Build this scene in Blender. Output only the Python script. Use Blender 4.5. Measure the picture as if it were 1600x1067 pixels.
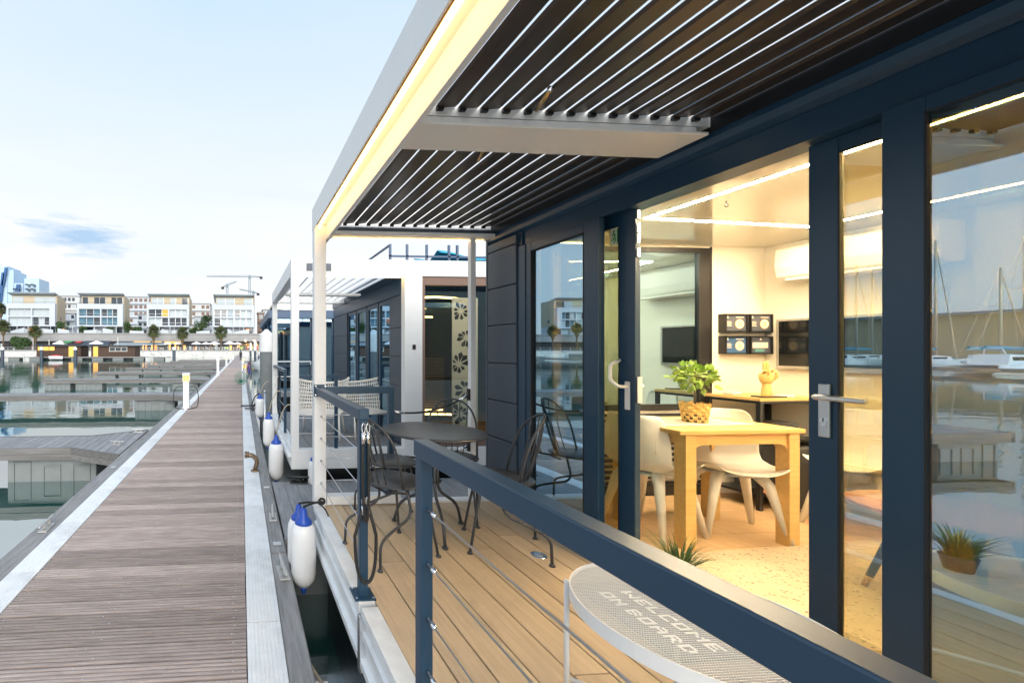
import bpy, bmesh, math, random
from mathutils import Vector, Matrix
R = math.radians
rnd = random.Random(7)
scn = bpy.context.scene
col = scn.collection
for o in list(bpy.data.objects): bpy.data.objects.remove(o)

# ------------------------------------------------------------------ camera
cam_d = bpy.data.cameras.new('camera')
cam_d.sensor_width = 36.0
cam_d.lens = 14.4
cam_d.shift_x = (800 - 422) / 1600
cam_d.shift_y = (548 - 533.5) / 1600
cam_d.clip_start = 0.02
cam_d.clip_end = 3000
cam = bpy.data.objects.new('camera', cam_d)
cam.location = (0, 0, 1.68)
cam.rotation_euler = (R(90), 0, -math.atan(45 / 640))
col.objects.link(cam)
scn.camera = cam

# ------------------------------------------------------------------ sky
SUN_EL, SUN_AZ = 27, 172      # azimuth clockwise from +Y
w = bpy.data.worlds.new('World'); scn.world = w; w.use_nodes = True
nt = w.node_tree; nt.nodes.clear()
def N(t, **k):
    n = nt.nodes.new(t)
    for a, b in k.items(): setattr(n, a, b)
    return n
L = nt.links.new
out = N('ShaderNodeOutputWorld'); bg = N('ShaderNodeBackground'); L(bg.outputs[0], out.inputs[0])
tc = N('ShaderNodeTexCoord'); sep = N('ShaderNodeSeparateXYZ'); L(tc.outputs['Generated'], sep.inputs[0])
ramp = N('ShaderNodeValToRGB'); L(sep.outputs['Z'], ramp.inputs[0])
cr = ramp.color_ramp
cr.elements[0].position = 0.0; cr.elements[0].color = (.90, .88, .82, 1)
cr.elements[1].position = 1.0; cr.elements[1].color = (.36, .58, .92, 1)
for p, c in ((.06, (.95, .94, .92)), (.18, (.93, .94, .955)), (.30, (.89, .93, .965)), (.48, (.76, .86, .97)), (.66, (.57, .76, .955))):
    e = cr.elements.new(p); e.color = (*c, 1)
# thin high cloud: noise on the sky plane
mx = N('ShaderNodeVectorMath', operation='MULTIPLY'); L(tc.outputs['Generated'], mx.inputs[0]); mx.inputs[1].default_value = (1.3, 1.3, 5.5)
no = N('ShaderNodeTexNoise'); L(mx.outputs[0], no.inputs['Vector']); no.inputs['Scale'].default_value = 1.5; no.inputs['Detail'].default_value = 7; no.inputs['Roughness'].default_value = .55; no.inputs['Distortion'].default_value = .6
r2 = N('ShaderNodeValToRGB'); L(no.outputs[0], r2.inputs[0]); r2.color_ramp.elements[0].position = .42; r2.color_ramp.elements[1].position = .72
mix1 = N('ShaderNodeMix', data_type='RGBA'); mix1.blend_type = 'MIX'
mf = N('ShaderNodeMath', operation='MULTIPLY'); L(r2.outputs[0], mf.inputs[0]); mf.inputs[1].default_value = .45
L(mf.outputs[0], mix1.inputs[0]); L(ramp.outputs[0], mix1.inputs[6]); mix1.inputs[7].default_value = (.72, .83, .95, 1)
# a torn blue gap low in the cloud deck, as seen over the flats
gap = N('ShaderNodeVectorMath', operation='SUBTRACT'); L(tc.outputs['Generated'], gap.inputs[0])
gd = Vector((-.345, .905, .245)).normalized(); gap.inputs[1].default_value = gd
gs = N('ShaderNodeVectorMath', operation='MULTIPLY'); L(gap.outputs[0], gs.inputs[0]); gs.inputs[1].default_value = (6.5, 7.0, 17.0)
gl = N('ShaderNodeVectorMath', operation='LENGTH'); L(gs.outputs[0], gl.inputs[0])
m2 = N('ShaderNodeVectorMath', operation='MULTIPLY'); L(tc.outputs['Generated'], m2.inputs[0]); m2.inputs[1].default_value = (5, 5, 26)
n2 = N('ShaderNodeTexNoise'); L(m2.outputs[0], n2.inputs['Vector']); n2.inputs['Scale'].default_value = 2.2; n2.inputs['Detail'].default_value = 6; n2.inputs['Roughness'].default_value = .6
ga = N('ShaderNodeMath', operation='MULTIPLY_ADD'); L(gl.outputs['Value'], ga.inputs[0]); ga.inputs[1].default_value = -.55; L(n2.outputs[0], ga.inputs[2])
r3 = N('ShaderNodeMapRange'); L(ga.outputs[0], r3.inputs[0]); r3.inputs[1].default_value = .10; r3.inputs[2].default_value = .48; r3.inputs[3].default_value = 0; r3.inputs[4].default_value = .85; r3.clamp = True
mix2 = N('ShaderNodeMix', data_type='RGBA'); L(r3.outputs[0], mix2.inputs[0]); L(mix1.outputs[2], mix2.inputs[6]); mix2.inputs[7].default_value = (.36, .57, .82, 1)
# clear-air share from the physical sky
sky = N('ShaderNodeTexSky'); sky.sky_type = 'NISHITA'; sky.sun_disc = False; sky.sun_elevation = R(SUN_EL); sky.sun_rotation = R(SUN_AZ)
sk = N('ShaderNodeVectorMath', operation='SCALE'); L(sky.outputs[0], sk.inputs[0]); sk.inputs['Scale'].default_value = .12
mix3 = N('ShaderNodeMix', data_type='RGBA'); mix3.inputs[0].default_value = .05; L(mix2.outputs[2], mix3.inputs[6]); L(sk.outputs[0], mix3.inputs[7])
L(mix3.outputs[2], bg.inputs[0]); bg.inputs[1].default_value = .272

# ------------------------------------------------------------------ sun
sd = bpy.data.lights.new('sun', 'SUN'); sd.energy = 1.05; sd.angle = R(50); sd.color = (1, .95, .88)
so = bpy.data.objects.new('sun', sd); col.objects.link(so)
dirv = Vector((math.sin(R(SUN_AZ)) * math.cos(R(SUN_EL)), math.cos(R(SUN_AZ)) * math.cos(R(SUN_EL)), math.sin(R(SUN_EL))))
so.rotation_euler = (-dirv).to_track_quat('-Z', 'Y').to_euler()
so.location = dirv * 30
vs = scn.view_settings; vs.view_transform = 'Standard'; vs.look = 'None'; vs.gamma = 1; vs.use_curve_mapping = False
vs.exposure = 2.05
scn.cycles.use_denoising = True
scn.cycles.max_bounces = 10; scn.cycles.transparent_max_bounces = 24; scn.cycles.glossy_bounces = 6; scn.cycles.diffuse_bounces = 4
scn.cycles.sample_clamp_indirect = 6

# ------------------------------------------------------------------ materials
def mat(name, c, rough=.5, metal=0, var=.08, scale=6, bump=0, bscale=40, orand=0, stretch=(1, 1, 1), spec=.5, c2=None, coat=0, emit=None, es=0, dirt=0, rv=1.0):
    m = bpy.data.materials.new(name); m.use_nodes = True
    t = m.node_tree; b = t.nodes['Principled BSDF']; l = t.links.new
    b.inputs['Roughness'].default_value = rough; b.inputs['Metallic'].default_value = metal
    b.inputs['Specular IOR Level'].default_value = spec
    if coat: b.inputs['Coat Weight'].default_value = coat; b.inputs['Coat Roughness'].default_value = .08
    if emit:
        b.inputs['Emission Color'].default_value = (*emit, 1); b.inputs['Emission Strength'].default_value = es
    tcn = t.nodes.new('ShaderNodeTexCoord'); mp = t.nodes.new('ShaderNodeMapping'); l(tcn.outputs['Object'], mp.inputs[0]); mp.inputs['Scale'].default_value = stretch
    nz = t.nodes.new('ShaderNodeTexNoise'); l(mp.outputs[0], nz.inputs['Vector']); nz.inputs['Scale'].default_value = scale; nz.inputs['Detail'].default_value = 6; nz.inputs['Roughness'].default_value = .65
    if orand:
        oi = t.nodes.new('ShaderNodeObjectInfo')
        ad = t.nodes.new('ShaderNodeVectorMath'); ad.operation = 'MULTIPLY_ADD'
        cb = t.nodes.new('ShaderNodeCombineXYZ')
        for i in range(3): l(oi.outputs['Random'], cb.inputs[i])
        l(cb.outputs[0], ad.inputs[0]); ad.inputs[1].default_value = (37, 51, 23); l(mp.outputs[0], ad.inputs[2]); l(ad.outputs[0], nz.inputs['Vector'])
    rp = t.nodes.new('ShaderNodeMapRange'); l(nz.outputs[0], rp.inputs[0]); rp.inputs[1].default_value = .3; rp.inputs[2].default_value = .7
    if c2 is None:
        a = tuple(max(0, x * (1 - var)) for x in c); bb = tuple(min(1, x * (1 + var)) for x in c)
    else: a, bb = c, c2
    mxn = t.nodes.new('ShaderNodeMix'); mxn.data_type = 'RGBA'; l(rp.outputs[0], mxn.inputs[0]); mxn.inputs[6].default_value = (*a, 1); mxn.inputs[7].default_value = (*bb, 1)
    last = mxn.outputs[2]
    if orand:
        hs = t.nodes.new('ShaderNodeHueSaturation'); mr = t.nodes.new('ShaderNodeMapRange'); l(oi.outputs['Random'], mr.inputs[0]); mr.inputs[3].default_value = 1 - orand; mr.inputs[4].default_value = 1 + orand
        l(mr.outputs[0], hs.inputs['Value']); l(last, hs.inputs['Color']); last = hs.outputs[0]
    if dirt:
        n3 = t.nodes.new('ShaderNodeTexNoise'); l(tcn.outputs['Object'], n3.inputs['Vector']); n3.inputs['Scale'].default_value = 1.7; n3.inputs['Detail'].default_value = 9; n3.inputs['Roughness'].default_value = .7
        r4 = t.nodes.new('ShaderNodeMapRange'); l(n3.outputs[0], r4.inputs[0]); r4.inputs[1].default_value = .5; r4.inputs[2].default_value = .75; r4.inputs[4].default_value = dirt
        m4 = t.nodes.new('ShaderNodeMix'); m4.data_type = 'RGBA'; l(r4.outputs[0], m4.inputs[0]); l(last, m4.inputs[6]); m4.inputs[7].default_value = (.16, .14, .11, 1); last = m4.outputs[2]
    l(last, b.inputs['Base Color'])
    rr = t.nodes.new('ShaderNodeMapRange'); l(nz.outputs[0], rr.inputs[0]); rr.inputs[1].default_value = .3; rr.inputs[2].default_value = .7
    rr.inputs[3].default_value = max(.02, rough * (1 - .1 * rv)); rr.inputs[4].default_value = min(1, rough * (1 + .12 * rv)); l(rr.outputs[0], b.inputs['Roughness'])
    if bump:
        nb = t.nodes.new('ShaderNodeTexNoise'); l(mp.outputs[0], nb.inputs['Vector']); nb.inputs['Scale'].default_value = bscale; nb.inputs['Detail'].default_value = 4
        bp = t.nodes.new('ShaderNodeBump'); bp.inputs['Strength'].default_value = bump; bp.inputs['Distance'].default_value = .01; l(nb.outputs[0], bp.inputs['Height']); l(bp.outputs[0], b.inputs['Normal'])
    return m
def emat(name, c, s):
    m = bpy.data.materials.new(name); m.use_nodes = True; t = m.node_tree; t.nodes.clear()
    o = t.nodes.new('ShaderNodeOutputMaterial'); e = t.nodes.new('ShaderNodeEmission'); e.inputs[0].default_value = (*c, 1); e.inputs[1].default_value = s; t.links.new(e.outputs[0], o.inputs[0]); return m
def glass(name, tint=(.92, .93, .9), ior=1.5, lo=0.0, hi=1.0, rough=0.0):
    m = bpy.data.materials.new(name); m.use_nodes = True; t = m.node_tree; t.nodes.clear(); l = t.links.new
    o = t.nodes.new('ShaderNodeOutputMaterial'); mx_ = t.nodes.new('ShaderNodeMixShader'); tr = t.nodes.new('ShaderNodeBsdfTransparent'); g = t.nodes.new('ShaderNodeBsdfGlossy'); fr = t.nodes.new('ShaderNodeFresnel')
    tr.inputs[0].default_value = (*tint, 1); g.inputs['Roughness'].default_value = rough; g.inputs[0].default_value = (.50, .77, 1, 1); fr.inputs[0].default_value = ior
    mr = t.nodes.new('ShaderNodeMapRange'); mr.inputs[3].default_value = lo; mr.inputs[4].default_value = hi
    # the same reflectance from both sides of a thin pane
    gm = t.nodes.new('ShaderNodeNewGeometry'); lw = t.nodes.new('ShaderNodeVectorMath'); lw.operation = 'DOT_PRODUCT'; l(gm.outputs['Normal'], lw.inputs[0]); l(gm.outputs['Incoming'], lw.inputs[1])
    ab = t.nodes.new('ShaderNodeMath'); ab.operation = 'ABSOLUTE'; l(lw.outputs['Value'], ab.inputs[0])
    om = t.nodes.new('ShaderNodeMath'); om.operation = 'SUBTRACT'; om.inputs[0].default_value = 1; l(ab.outputs[0], om.inputs[1])
    pw = t.nodes.new('ShaderNodeMath'); pw.operation = 'POWER'; l(om.outputs[0], pw.inputs[0]); pw.inputs[1].default_value = 4.0
    l(pw.outputs[0], mr.inputs[0]); l(mr.outputs[0], mx_.inputs[0]); l(tr.outputs[0], mx_.inputs[1]); l(g.outputs[0], mx_.inputs[2]); l(mx_.outputs[0], o.inputs[0]); t.nodes.remove(fr)
    return m
M = {}
M['white'] = mat('white_powder_coat', (.72, .72, .71), .38, var=.03, scale=3, bump=.02)
M['whiteb'] = mat('bright_white_enamel', (.84, .84, .83), .35, var=.02)
M['whitealu'] = mat('pale_ribbed_aluminium', (.74, .75, .75), .42, .05, var=.07, scale=9, bump=.05, orand=.07, dirt=.38)
M['alu'] = mat('brushed_aluminium', (.62, .63, .65), .3, .9, var=.05)
M['galv'] = mat('galvanised_steel', (.50, .49, .47), .45, .6, var=.18, scale=14, bump=.1)
M['chrome'] = mat('chrome', (.8, .8, .82), .12, 1.0, var=.02)
M['anth'] = mat('anthracite_powder_coat', (.011, .043, .082), .33, var=.06, scale=1.2, rv=.3)
M['anthsid'] = mat('anthracite_siding', (.040, .058, .082), .42, var=.10, scale=40, bump=.06, bscale=160, orand=.06)
M['louv'] = mat('dark_bronze_louvre', (.080, .064, .052), .30, .5, var=.12, scale=8, stretch=(6, .6, 1), orand=.08)
M['black'] = mat('black_metal', (.022, .022, .024), .36, .3, var=.1, scale=20)
M['gun'] = mat('gunmetal_coating', (.050, .053, .058), .38, .2, var=.08, scale=20)
M['blackp'] = mat('black_rubber', (.012, .012, .013), .6, var=.1, scale=20, bump=.1)
M['hull'] = mat('black_hull', (.008, .010, .011), .3, var=.2)
M['jwood'] = mat('weathered_jetty_wood', (.225, .182, .166), .72, c2=(.43, .365, .34), scale=5, stretch=(.7, 9, 9), bump=.25, bscale=30, orand=.24)
M['timber'] = mat('grey_weathered_timber', (.155, .152, .15), .8, c2=(.30, .295, .29), scale=4, stretch=(8, .8, 8), bump=.4, bscale=18, orand=.1)
M['timberfx'] = mat('grey_finger_timber', (.085, .083, .08), .8, c2=(.19, .185, .18), scale=3, stretch=(.5, 10, 14), bump=.4, bscale=14, orand=.15)
M['timberx'] = mat('grey_weathered_planks', (.175, .175, .18), .8, c2=(.32, .32, .325), scale=4, stretch=(8, .8, 8), bump=.3, bscale=18, orand=.12)
M['conc'] = mat('grey_concrete', (.165, .185, .185), .8, var=.12, scale=5, bump=.15, bscale=25, dirt=.3)
M['deck'] = mat('tan_composite_deck', (.43, .32, .205), .62, c2=(.56, .43, .285), scale=6, stretch=(9, .5, 1), bump=.12, bscale=60, orand=.15, dirt=.35)
M['deckgrey'] = mat('grey_composite_deck', (.23, .235, .24), .62, var=.12, scale=6, stretch=(9, .5, 1), bump=.1, orand=.07)
M['oak'] = mat('light_oak_floor', (.46, .29, .145), .42, c2=(.60, .40, .22), scale=4, stretch=(8, .8, 1), orand=.12, bump=.05)
M['tablewood'] = mat('golden_oak_veneer', (.58, .35, .11), .4, c2=(.70, .45, .17), scale=5, stretch=(.8, 8, 8), bump=.03)
M['stoolwood'] = mat('orange_wood_top', (.45, .19, .05), .3, c2=(.55, .26, .08), scale=5, stretch=(.8, 8, 1), coat=.4)
M['cream'] = mat('cream_wall', (.74, .70, .61), .7, var=.02, bump=.03, bscale=120)
M['ceil'] = mat('glossy_stretch_ceiling', (.80, .73, .58), .06, var=.01, spec=.9, coat=.5)
M['plast'] = mat('warm_white_plastic', (.74, .71, .65), .36, var=.02)
M['runner'] = mat('linen_runner', (.60, .52, .42), .9, var=.1, scale=60, bump=.3, bscale=250)
M['tv'] = mat('black_screen', (.008, .009, .010), .08, var=.1)
M['tvf'] = mat('silver_bezel', (.42, .40, .37), .35, .6)
M['grey'] = mat('charcoal_fabric', (.055, .055, .055), .9, var=.2, scale=90, bump=.4, bscale=200)
M['fend'] = mat('white_fender_vinyl', (.78, .78, .77), .36, var=.05, scale=4, dirt=.22)
M['blue'] = mat('blue_vinyl', (.015, .075, .42), .35, var=.05)
M['bronze'] = mat('tarnished_bronze', (.27, .19, .125), .42, .8, var=.25, scale=18, bump=.2)
M['leaf'] = mat('fresh_leaf', (.12, .25, .03), .45, c2=(.36, .50, .10), scale=30, var=.3)
M['grass'] = mat('grass_blade', (.055, .13, .03), .5, c2=(.22, .26, .07), scale=40)
M['palm'] = mat('palm_frond', (.050, .075, .028), .6, c2=(.14, .16, .06), scale=1.2)
M['palmdead'] = mat('dry_palm_skirt', (.16, .115, .06), .8, var=.2, scale=2)
M['shrub'] = mat('shrub_leaf', (.02, .055, .015), .6, c2=(.07, .12, .035), scale=.8)
M['trunk'] = mat('palm_trunk', (.13, .095, .065), .9, var=.25, scale=3, bump=.4, bscale=8)
M['basket'] = mat('woven_rattan', (.66, .44, .15), .55, var=.18, scale=40)
M['plaster'] = mat('white_render', (.46, .50, .54), .75, var=.04, scale=.25, dirt=.05)
M['tan'] = mat('tan_render', (.46, .39, .28), .75, var=.05, scale=.3)
M['curtain'] = mat('pale_roller_shutter', (.40, .45, .47), .6, var=.05, scale=1, stretch=(6, 1, 1))
M['dglass'] = mat('dark_window_glass', (.035, .05, .065), .06, var=.3, scale=.4, spec=.8)
M['tglass'] = mat('teal_window_glass', (.06, .15, .21), .07, var=.3, scale=.5, spec=.8)
M['roofz'] = mat('zinc_roof', (.30, .35, .38), .45, .3, var=.08, scale=.3)
M['barwood'] = mat('brown_cladding', (.065, .035, .022), .7, var=.3, scale=2, stretch=(.3, 1, 6))
M['quay'] = mat('quay_stone', (.45, .45, .43), .85, c2=(.60, .60, .58), scale=.6, bump=.4, bscale=2)
M['quaytop'] = mat('grey_coping', (.30, .30, .30), .85, var=.1, scale=.5)
M['retain'] = mat('retaining_concrete', (.30, .30, .30), .85, var=.12, scale=.25, dirt=.2)
M['parasol'] = mat('white_canvas', (.80, .80, .78), .8, var=.03)
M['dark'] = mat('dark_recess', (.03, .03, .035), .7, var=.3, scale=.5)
M['crane'] = mat('crane_steel', (.16, .22, .25), .6, var=.1)
M['hibldg'] = mat('pale_blue_block', (.42, .56, .70), .75, var=.05, scale=.1)
M['hibldg2'] = mat('navy_panel', (.03, .10, .26), .6, var=.2, scale=.1)
M['midbldg'] = mat('far_grey_render', (.50, .51, .51), .8, var=.07, scale=.1)
M['brownb'] = mat('far_brown_render', (.20, .13, .10), .8, var=.1, scale=.1)
M['boatblue'] = mat('navy_blue_frame', (.03, .075, .15), .4, var=.1, scale=3)
M['rope'] = mat('pale_rope', (.50, .42, .32), .8, var=.2, scale=60)
M['tarp'] = mat('cyan_tarpaulin', (.03, .36, .52), .5, var=.12, scale=3, bump=.4, bscale=5)
M['red'] = mat('red_paint', (.55, .03, .03), .5)
M['green'] = mat('exit_green', (.02, .30, .08), .5, var=.03)
M['net'] = mat('green_netting', (.02, .22, .13), .6, var=.2)
M['gold'] = mat('brass', (.75, .50, .18), .28, .9)
M['cushion'] = mat('white_wicker', (.72, .70, .66), .6, var=.08, scale=30)
M['hullw'] = mat('white_gelcoat', (.78, .80, .82), .25, var=.03)
M['mast'] = mat('mast_alloy', (.45, .40, .33), .4, .3, var=.1)
M['navyprint'] = mat('navy_print', (.085, .095, .125), .35, var=.2, scale=20)
M['blueprint'] = mat('blue_print', (.05, .12, .26), .35, var=.2, scale=20)
M['creamprint'] = mat('cream_print', (.80, .72, .58), .5, var=.03)
M['tealprint'] = mat('teal_print', (.12, .34, .34), .5, var=.03)
M['goldline'] = mat('gold_line', (.62, .36, .08), .4, var=.03)
M['cyan'] = mat('cyan_boat_cover', (.10, .32, .46), .6)
M['led'] = emat('warm_led', (1, .60, .20), 4.0)
M['led2'] = emat('ceiling_led', (1, .79, .50), 120)
M['led3'] = emat('far_led', (1, .70, .24), 2.5)
M['lampglow'] = emat('bollard_glow', (1, .58, .18), .42)
M['winglow'] = emat('lit_window', (1, .52, .13), .46)
M['winglow2'] = emat('lit_orange', (1, .34, .08), .5)
M['globe'] = emat('lamp_globe', (1, .60, .25), 2)
M['redled'] = emat('red_led', (1, .08, .03), 5)
M['lime'] = emat('lime_sign', (.40, .65, .04), .35)
M['glass'] = glass('door_glass', (.66, .59, .42), lo=.48, hi=1.0)
M['glassx'] = glass('grey_window_glass', (.60, .62, .60), lo=.36, hi=1.0)
M['glassleaf'] = glass('clear_door_glass', (.90, .83, .62), lo=.26, hi=1.0)
M['glassw'] = glass('clear_window_glass', (.92, .90, .82), lo=.10, hi=1.0)
M['glassin'] = glass('mirror_window_glass', (.42, .40, .34), lo=.55, hi=1.0)

def special_rug():
    m = mat('speckled_rug', (.50, .40, .26), .95, c2=(.60, .49, .34), scale=9, bump=.5, bscale=130)
    t = m.node_tree; b = t.nodes['Principled BSDF']; src = b.inputs['Base Color'].links[0].from_socket
    tcn = t.nodes.new('ShaderNodeTexCoord'); mp = t.nodes.new('ShaderNodeMapping'); mp.inputs['Scale'].default_value = (60, 110, 60); t.links.new(tcn.outputs['Object'], mp.inputs[0])
    v = t.nodes.new('ShaderNodeTexVoronoi'); t.links.new(mp.outputs[0], v.inputs['Vector']); v.inputs['Scale'].default_value = .55
    r = t.nodes.new('ShaderNodeMapRange'); t.links.new(v.outputs['Distance'], r.inputs[0]); r.inputs[1].default_value = .22; r.inputs[2].default_value = .34; r.inputs[3].default_value = .85; r.inputs[4].default_value = 0
    nz = t.nodes.new('ShaderNodeTexNoise'); nz.inputs['Scale'].default_value = 22; t.links.new(tcn.outputs['Object'], nz.inputs['Vector'])
    g = t.nodes.new('ShaderNodeMapRange'); t.links.new(nz.outputs[0], g.inputs[0]); g.inputs[1].default_value = .44; g.inputs[2].default_value = .54
    mu = t.nodes.new('ShaderNodeMath'); mu.operation = 'MULTIPLY'; t.links.new(r.outputs[0], mu.inputs[0]); t.links.new(g.outputs[0], mu.inputs[1])
    mx_ = t.nodes.new('ShaderNodeMix'); mx_.data_type = 'RGBA'; t.links.new(mu.outputs[0], mx_.inputs[0]); t.links.new(src, mx_.inputs[6]); mx_.inputs[7].default_value = (.13, .12, .10, 1)
    t.links.new(mx_.outputs[2], b.inputs['Base Color']); return m
M['rug'] = special_rug()
def special_quay():
    m = M['quay']; t = m.node_tree; b = t.nodes['Principled BSDF']; src = b.inputs['Base Color'].links[0].from_socket
    tcn = t.nodes.new('ShaderNodeTexCoord'); n = t.nodes.new('ShaderNodeTexNoise'); n.inputs['Scale'].default_value = .55; n.inputs['Detail'].default_value = 8; n.inputs['Roughness'].default_value = .75; n.inputs['Distortion'].default_value = 1.2
    t.links.new(tcn.outputs['Object'], n.inputs['Vector'])
    r = t.nodes.new('ShaderNodeMapRange'); t.links.new(n.outputs[0], r.inputs[0]); r.inputs[1].default_value = .53; r.inputs[2].default_value = .60; r.inputs[4].default_value = .75
    mx_ = t.nodes.new('ShaderNodeMix'); mx_.data_type = 'RGBA'; t.links.new(r.outputs[0], mx_.inputs[0]); t.links.new(src, mx_.inputs[6]); mx_.inputs[7].default_value = (.20, .21, .19, 1); t.links.new(mx_.outputs[2], b.inputs['Base Color'])
special_quay()
def water_mat():
    m = bpy.data.materials.new('harbour_water'); m.use_nodes = True; t = m.node_tree; b = t.nodes['Principled BSDF']; l = t.links.new
    b.inputs['Base Color'].default_value = (.016, .085, .072, 1); b.inputs['Roughness'].default_value = .015; b.inputs['IOR'].default_value = 6.5; b.inputs['Specular IOR Level'].default_value = .5
    tcn = t.nodes.new('ShaderNodeTexCoord')
    def layer(sc, st, det):
        mp = t.nodes.new('ShaderNodeMapping'); mp.inputs['Scale'].default_value = st; l(tcn.outputs['Object'], mp.inputs[0])
        n = t.nodes.new('ShaderNodeTexNoise'); n.inputs['Scale'].default_value = sc; n.inputs['Detail'].default_value = det; l(mp.outputs[0], n.inputs['Vector']); return n
    a = layer(.9, (.45, 1.3, 1), 3); c = layer(4.5, (.5, 1.1, 1), 2); p = layer(.07, (1, 1, 1), 2)
    pm = t.nodes.new('ShaderNodeMapRange'); l(p.outputs[0], pm.inputs[0]); pm.inputs[1].default_value = .42; pm.inputs[2].default_value = .62; pm.inputs[3].default_value = .25; pm.inputs[4].default_value = 1.0
    k = t.nodes.new('ShaderNodeMath'); k.operation = 'MULTIPLY_ADD'; l(c.outputs[0], k.inputs[0]); k.inputs[1].default_value = .12; l(a.outputs[0], k.inputs[2])
    k2 = t.nodes.new('ShaderNodeMath'); k2.operation = 'MULTIPLY'; l(k.outputs[0], k2.inputs[0]); l(pm.outputs[0], k2.inputs[1])
    bp = t.nodes.new('ShaderNodeBump'); bp.inputs['Strength'].default_value = .35; bp.inputs['Distance'].default_value = .042; l(k2.outputs[0], bp.inputs['Height']); l(bp.outputs[0], b.inputs['Normal'])
    return m
M['water'] = water_mat()

# ------------------------------------------------------------------ geometry helpers
class MB:
    def __init__(s): s.v = []; s.f = []
    def add(s, vs_, fs):
        n = len(s.v); s.v += [tuple(p) for p in vs_]; s.f += [tuple(n + i for i in q) for q in fs]; return s
    def box(s, x0, x1, y0, y1, z0, z1):
        return s.add([(x0, y0, z0), (x1, y0, z0), (x1, y1, z0), (x0, y1, z0), (x0, y0, z1), (x1, y0, z1), (x1, y1, z1), (x0, y1, z1)],
                     [(0, 3, 2, 1), (4, 5, 6, 7), (0, 1, 5, 4), (1, 2, 6, 5), (2, 3, 7, 6), (3, 0, 4, 7)])
    def cbox(s, c, d): return s.box(c[0] - d[0] / 2, c[0] + d[0] / 2, c[1] - d[1] / 2, c[1] + d[1] / 2, c[2] - d[2] / 2, c[2] + d[2] / 2)
    def prism(s, poly, axis, a, b):
        n = len(poly)
        def mk(p, t): return {'x': (t, p[0], p[1]), 'y': (p[0], t, p[1]), 'z': (p[0], p[1], t)}[axis]
        return s.add([mk(p, a) for p in poly] + [mk(p, b) for p in poly],
                     [tuple(range(n))[::-1], tuple(range(n, 2 * n))] + [(i, (i + 1) % n, n + (i + 1) % n, n + i) for i in range(n)])
    def tube(s, pts, r, n=8, cap=True, closed=False):
        pts = [Vector(p) for p in pts]; m = len(pts); rs = r if isinstance(r, (list, tuple)) else [r] * m
        base = len(s.v); up = None
        for i, p in enumerate(pts):
            if closed: d = (pts[(i + 1) % m] - pts[i - 1])
            else: d = (pts[min(i + 1, m - 1)] - pts[max(i - 1, 0)])
            d.normalize()
            if up is None:
                up = Vector((0, 0, 1)) if abs(d.z) < .9 else Vector((1, 0, 0))
            a = d.cross(up)
            if a.length < 1e-5: a = d.cross(Vector((0, 1, 0)))
            a.normalize(); b = a.cross(d).normalized(); up = b
            for k in range(n):
                t = 2 * math.pi * k / n; q = p + (a * math.cos(t) + b * math.sin(t)) * rs[i]; s.v.append(tuple(q))
        for i in range(m if closed else m - 1):
            i2 = (i + 1) % m
            for k in range(n):
                s.f.append((base + i * n + k, base + i * n + (k + 1) % n, base + i2 * n + (k + 1) % n, base + i2 * n + k))
        if cap and not closed:
            s.f.append(tuple(base + k for k in range(n))[::-1]); s.f.append(tuple(base + (m - 1) * n + k for k in range(n)))
        return s
    def lathe(s, prof, c=(0, 0, 0), n=20, axis='z'):
        base = len(s.v)
        for r, z in prof:
            for k in range(n):
                t = 2 * math.pi * k / n; a, b = r * math.cos(t), r * math.sin(t)
                p = (a, b, z) if axis == 'z' else ((z, a, b) if axis == 'x' else (a, z, b))
                s.v.append((c[0] + p[0], c[1] + p[1], c[2] + p[2]))
        for i in range(len(prof) - 1):
            for k in range(n): s.f.append((base + i * n + k, base + i * n + (k + 1) % n, base + (i + 1) * n + (k + 1) % n, base + (i + 1) * n + k))
        s.f.append(tuple(base + k for k in range(n))[::-1]); s.f.append(tuple(base + (len(prof) - 1) * n + k for k in range(n)))
        return s
    def quad(s, a, b, c, d): return s.add([a, b, c, d], [(0, 1, 2, 3)])
    def grid(s, fn, nu, nv):
        base = len(s.v)
        for i in range(nu + 1):
            for j in range(nv + 1): s.v.append(tuple(fn(i / nu, j / nv)))
        for i in range(nu):
            for j in range(nv): a = base + i * (nv + 1) + j; s.f.append((a, a + nv + 1, a + nv + 2, a + 1))
        return s
    def xf(s, mtx): s.v = [tuple(mtx @ Vector(p)) for p in s.v]; return s
    def mesh(s, name, m, smooth=False):
        me = bpy.data.meshes.new(name); me.from_pydata(s.v, [], s.f); me.update()
        if m is not None: me.materials.append(M[m] if isinstance(m, str) else m)
        if smooth:
            for p in me.polygons: p.use_smooth = True
        return me
    def build(s, name, m, parent=None, smooth=False, bevel=0, solid=0, autos=None, local=False):
        off = Vector((0, 0, 0))
        if parent is not None and not local: off = root_of(parent)
        if off.length: s.v = [(p[0] - off.x, p[1] - off.y, p[2] - off.z) for p in s.v]
        o = bpy.data.objects.new(name, s.mesh(name, m, smooth)); col.objects.link(o)
        if parent is not None: o.parent = parent
        if solid: md = o.modifiers.new('solid', 'SOLIDIFY'); md.thickness = solid; md.offset = 0
        if bevel: md = o.modifiers.new('bevel', 'BEVEL'); md.width = bevel; md.segments = 2; md.limit_method = 'ANGLE'; md.angle_limit = R(40)
        if autos:
            for e in o.data.edges: pass
            o.data.set_sharp_from_angle(angle=R(autos))
            for p in o.data.polygons: p.use_smooth = True
        return o
ROOT = {}
def root_of(o):
    while o.parent is not None: o = o.parent
    return ROOT.get(o.name, Vector((0, 0, 0)))
def tag(o, label, cat=None, group=None, kind=None):
    if label: o['label'] = label
    if cat: o['category'] = cat
    if group: o['group'] = group
    if kind: o['kind'] = kind
    return o
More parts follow.
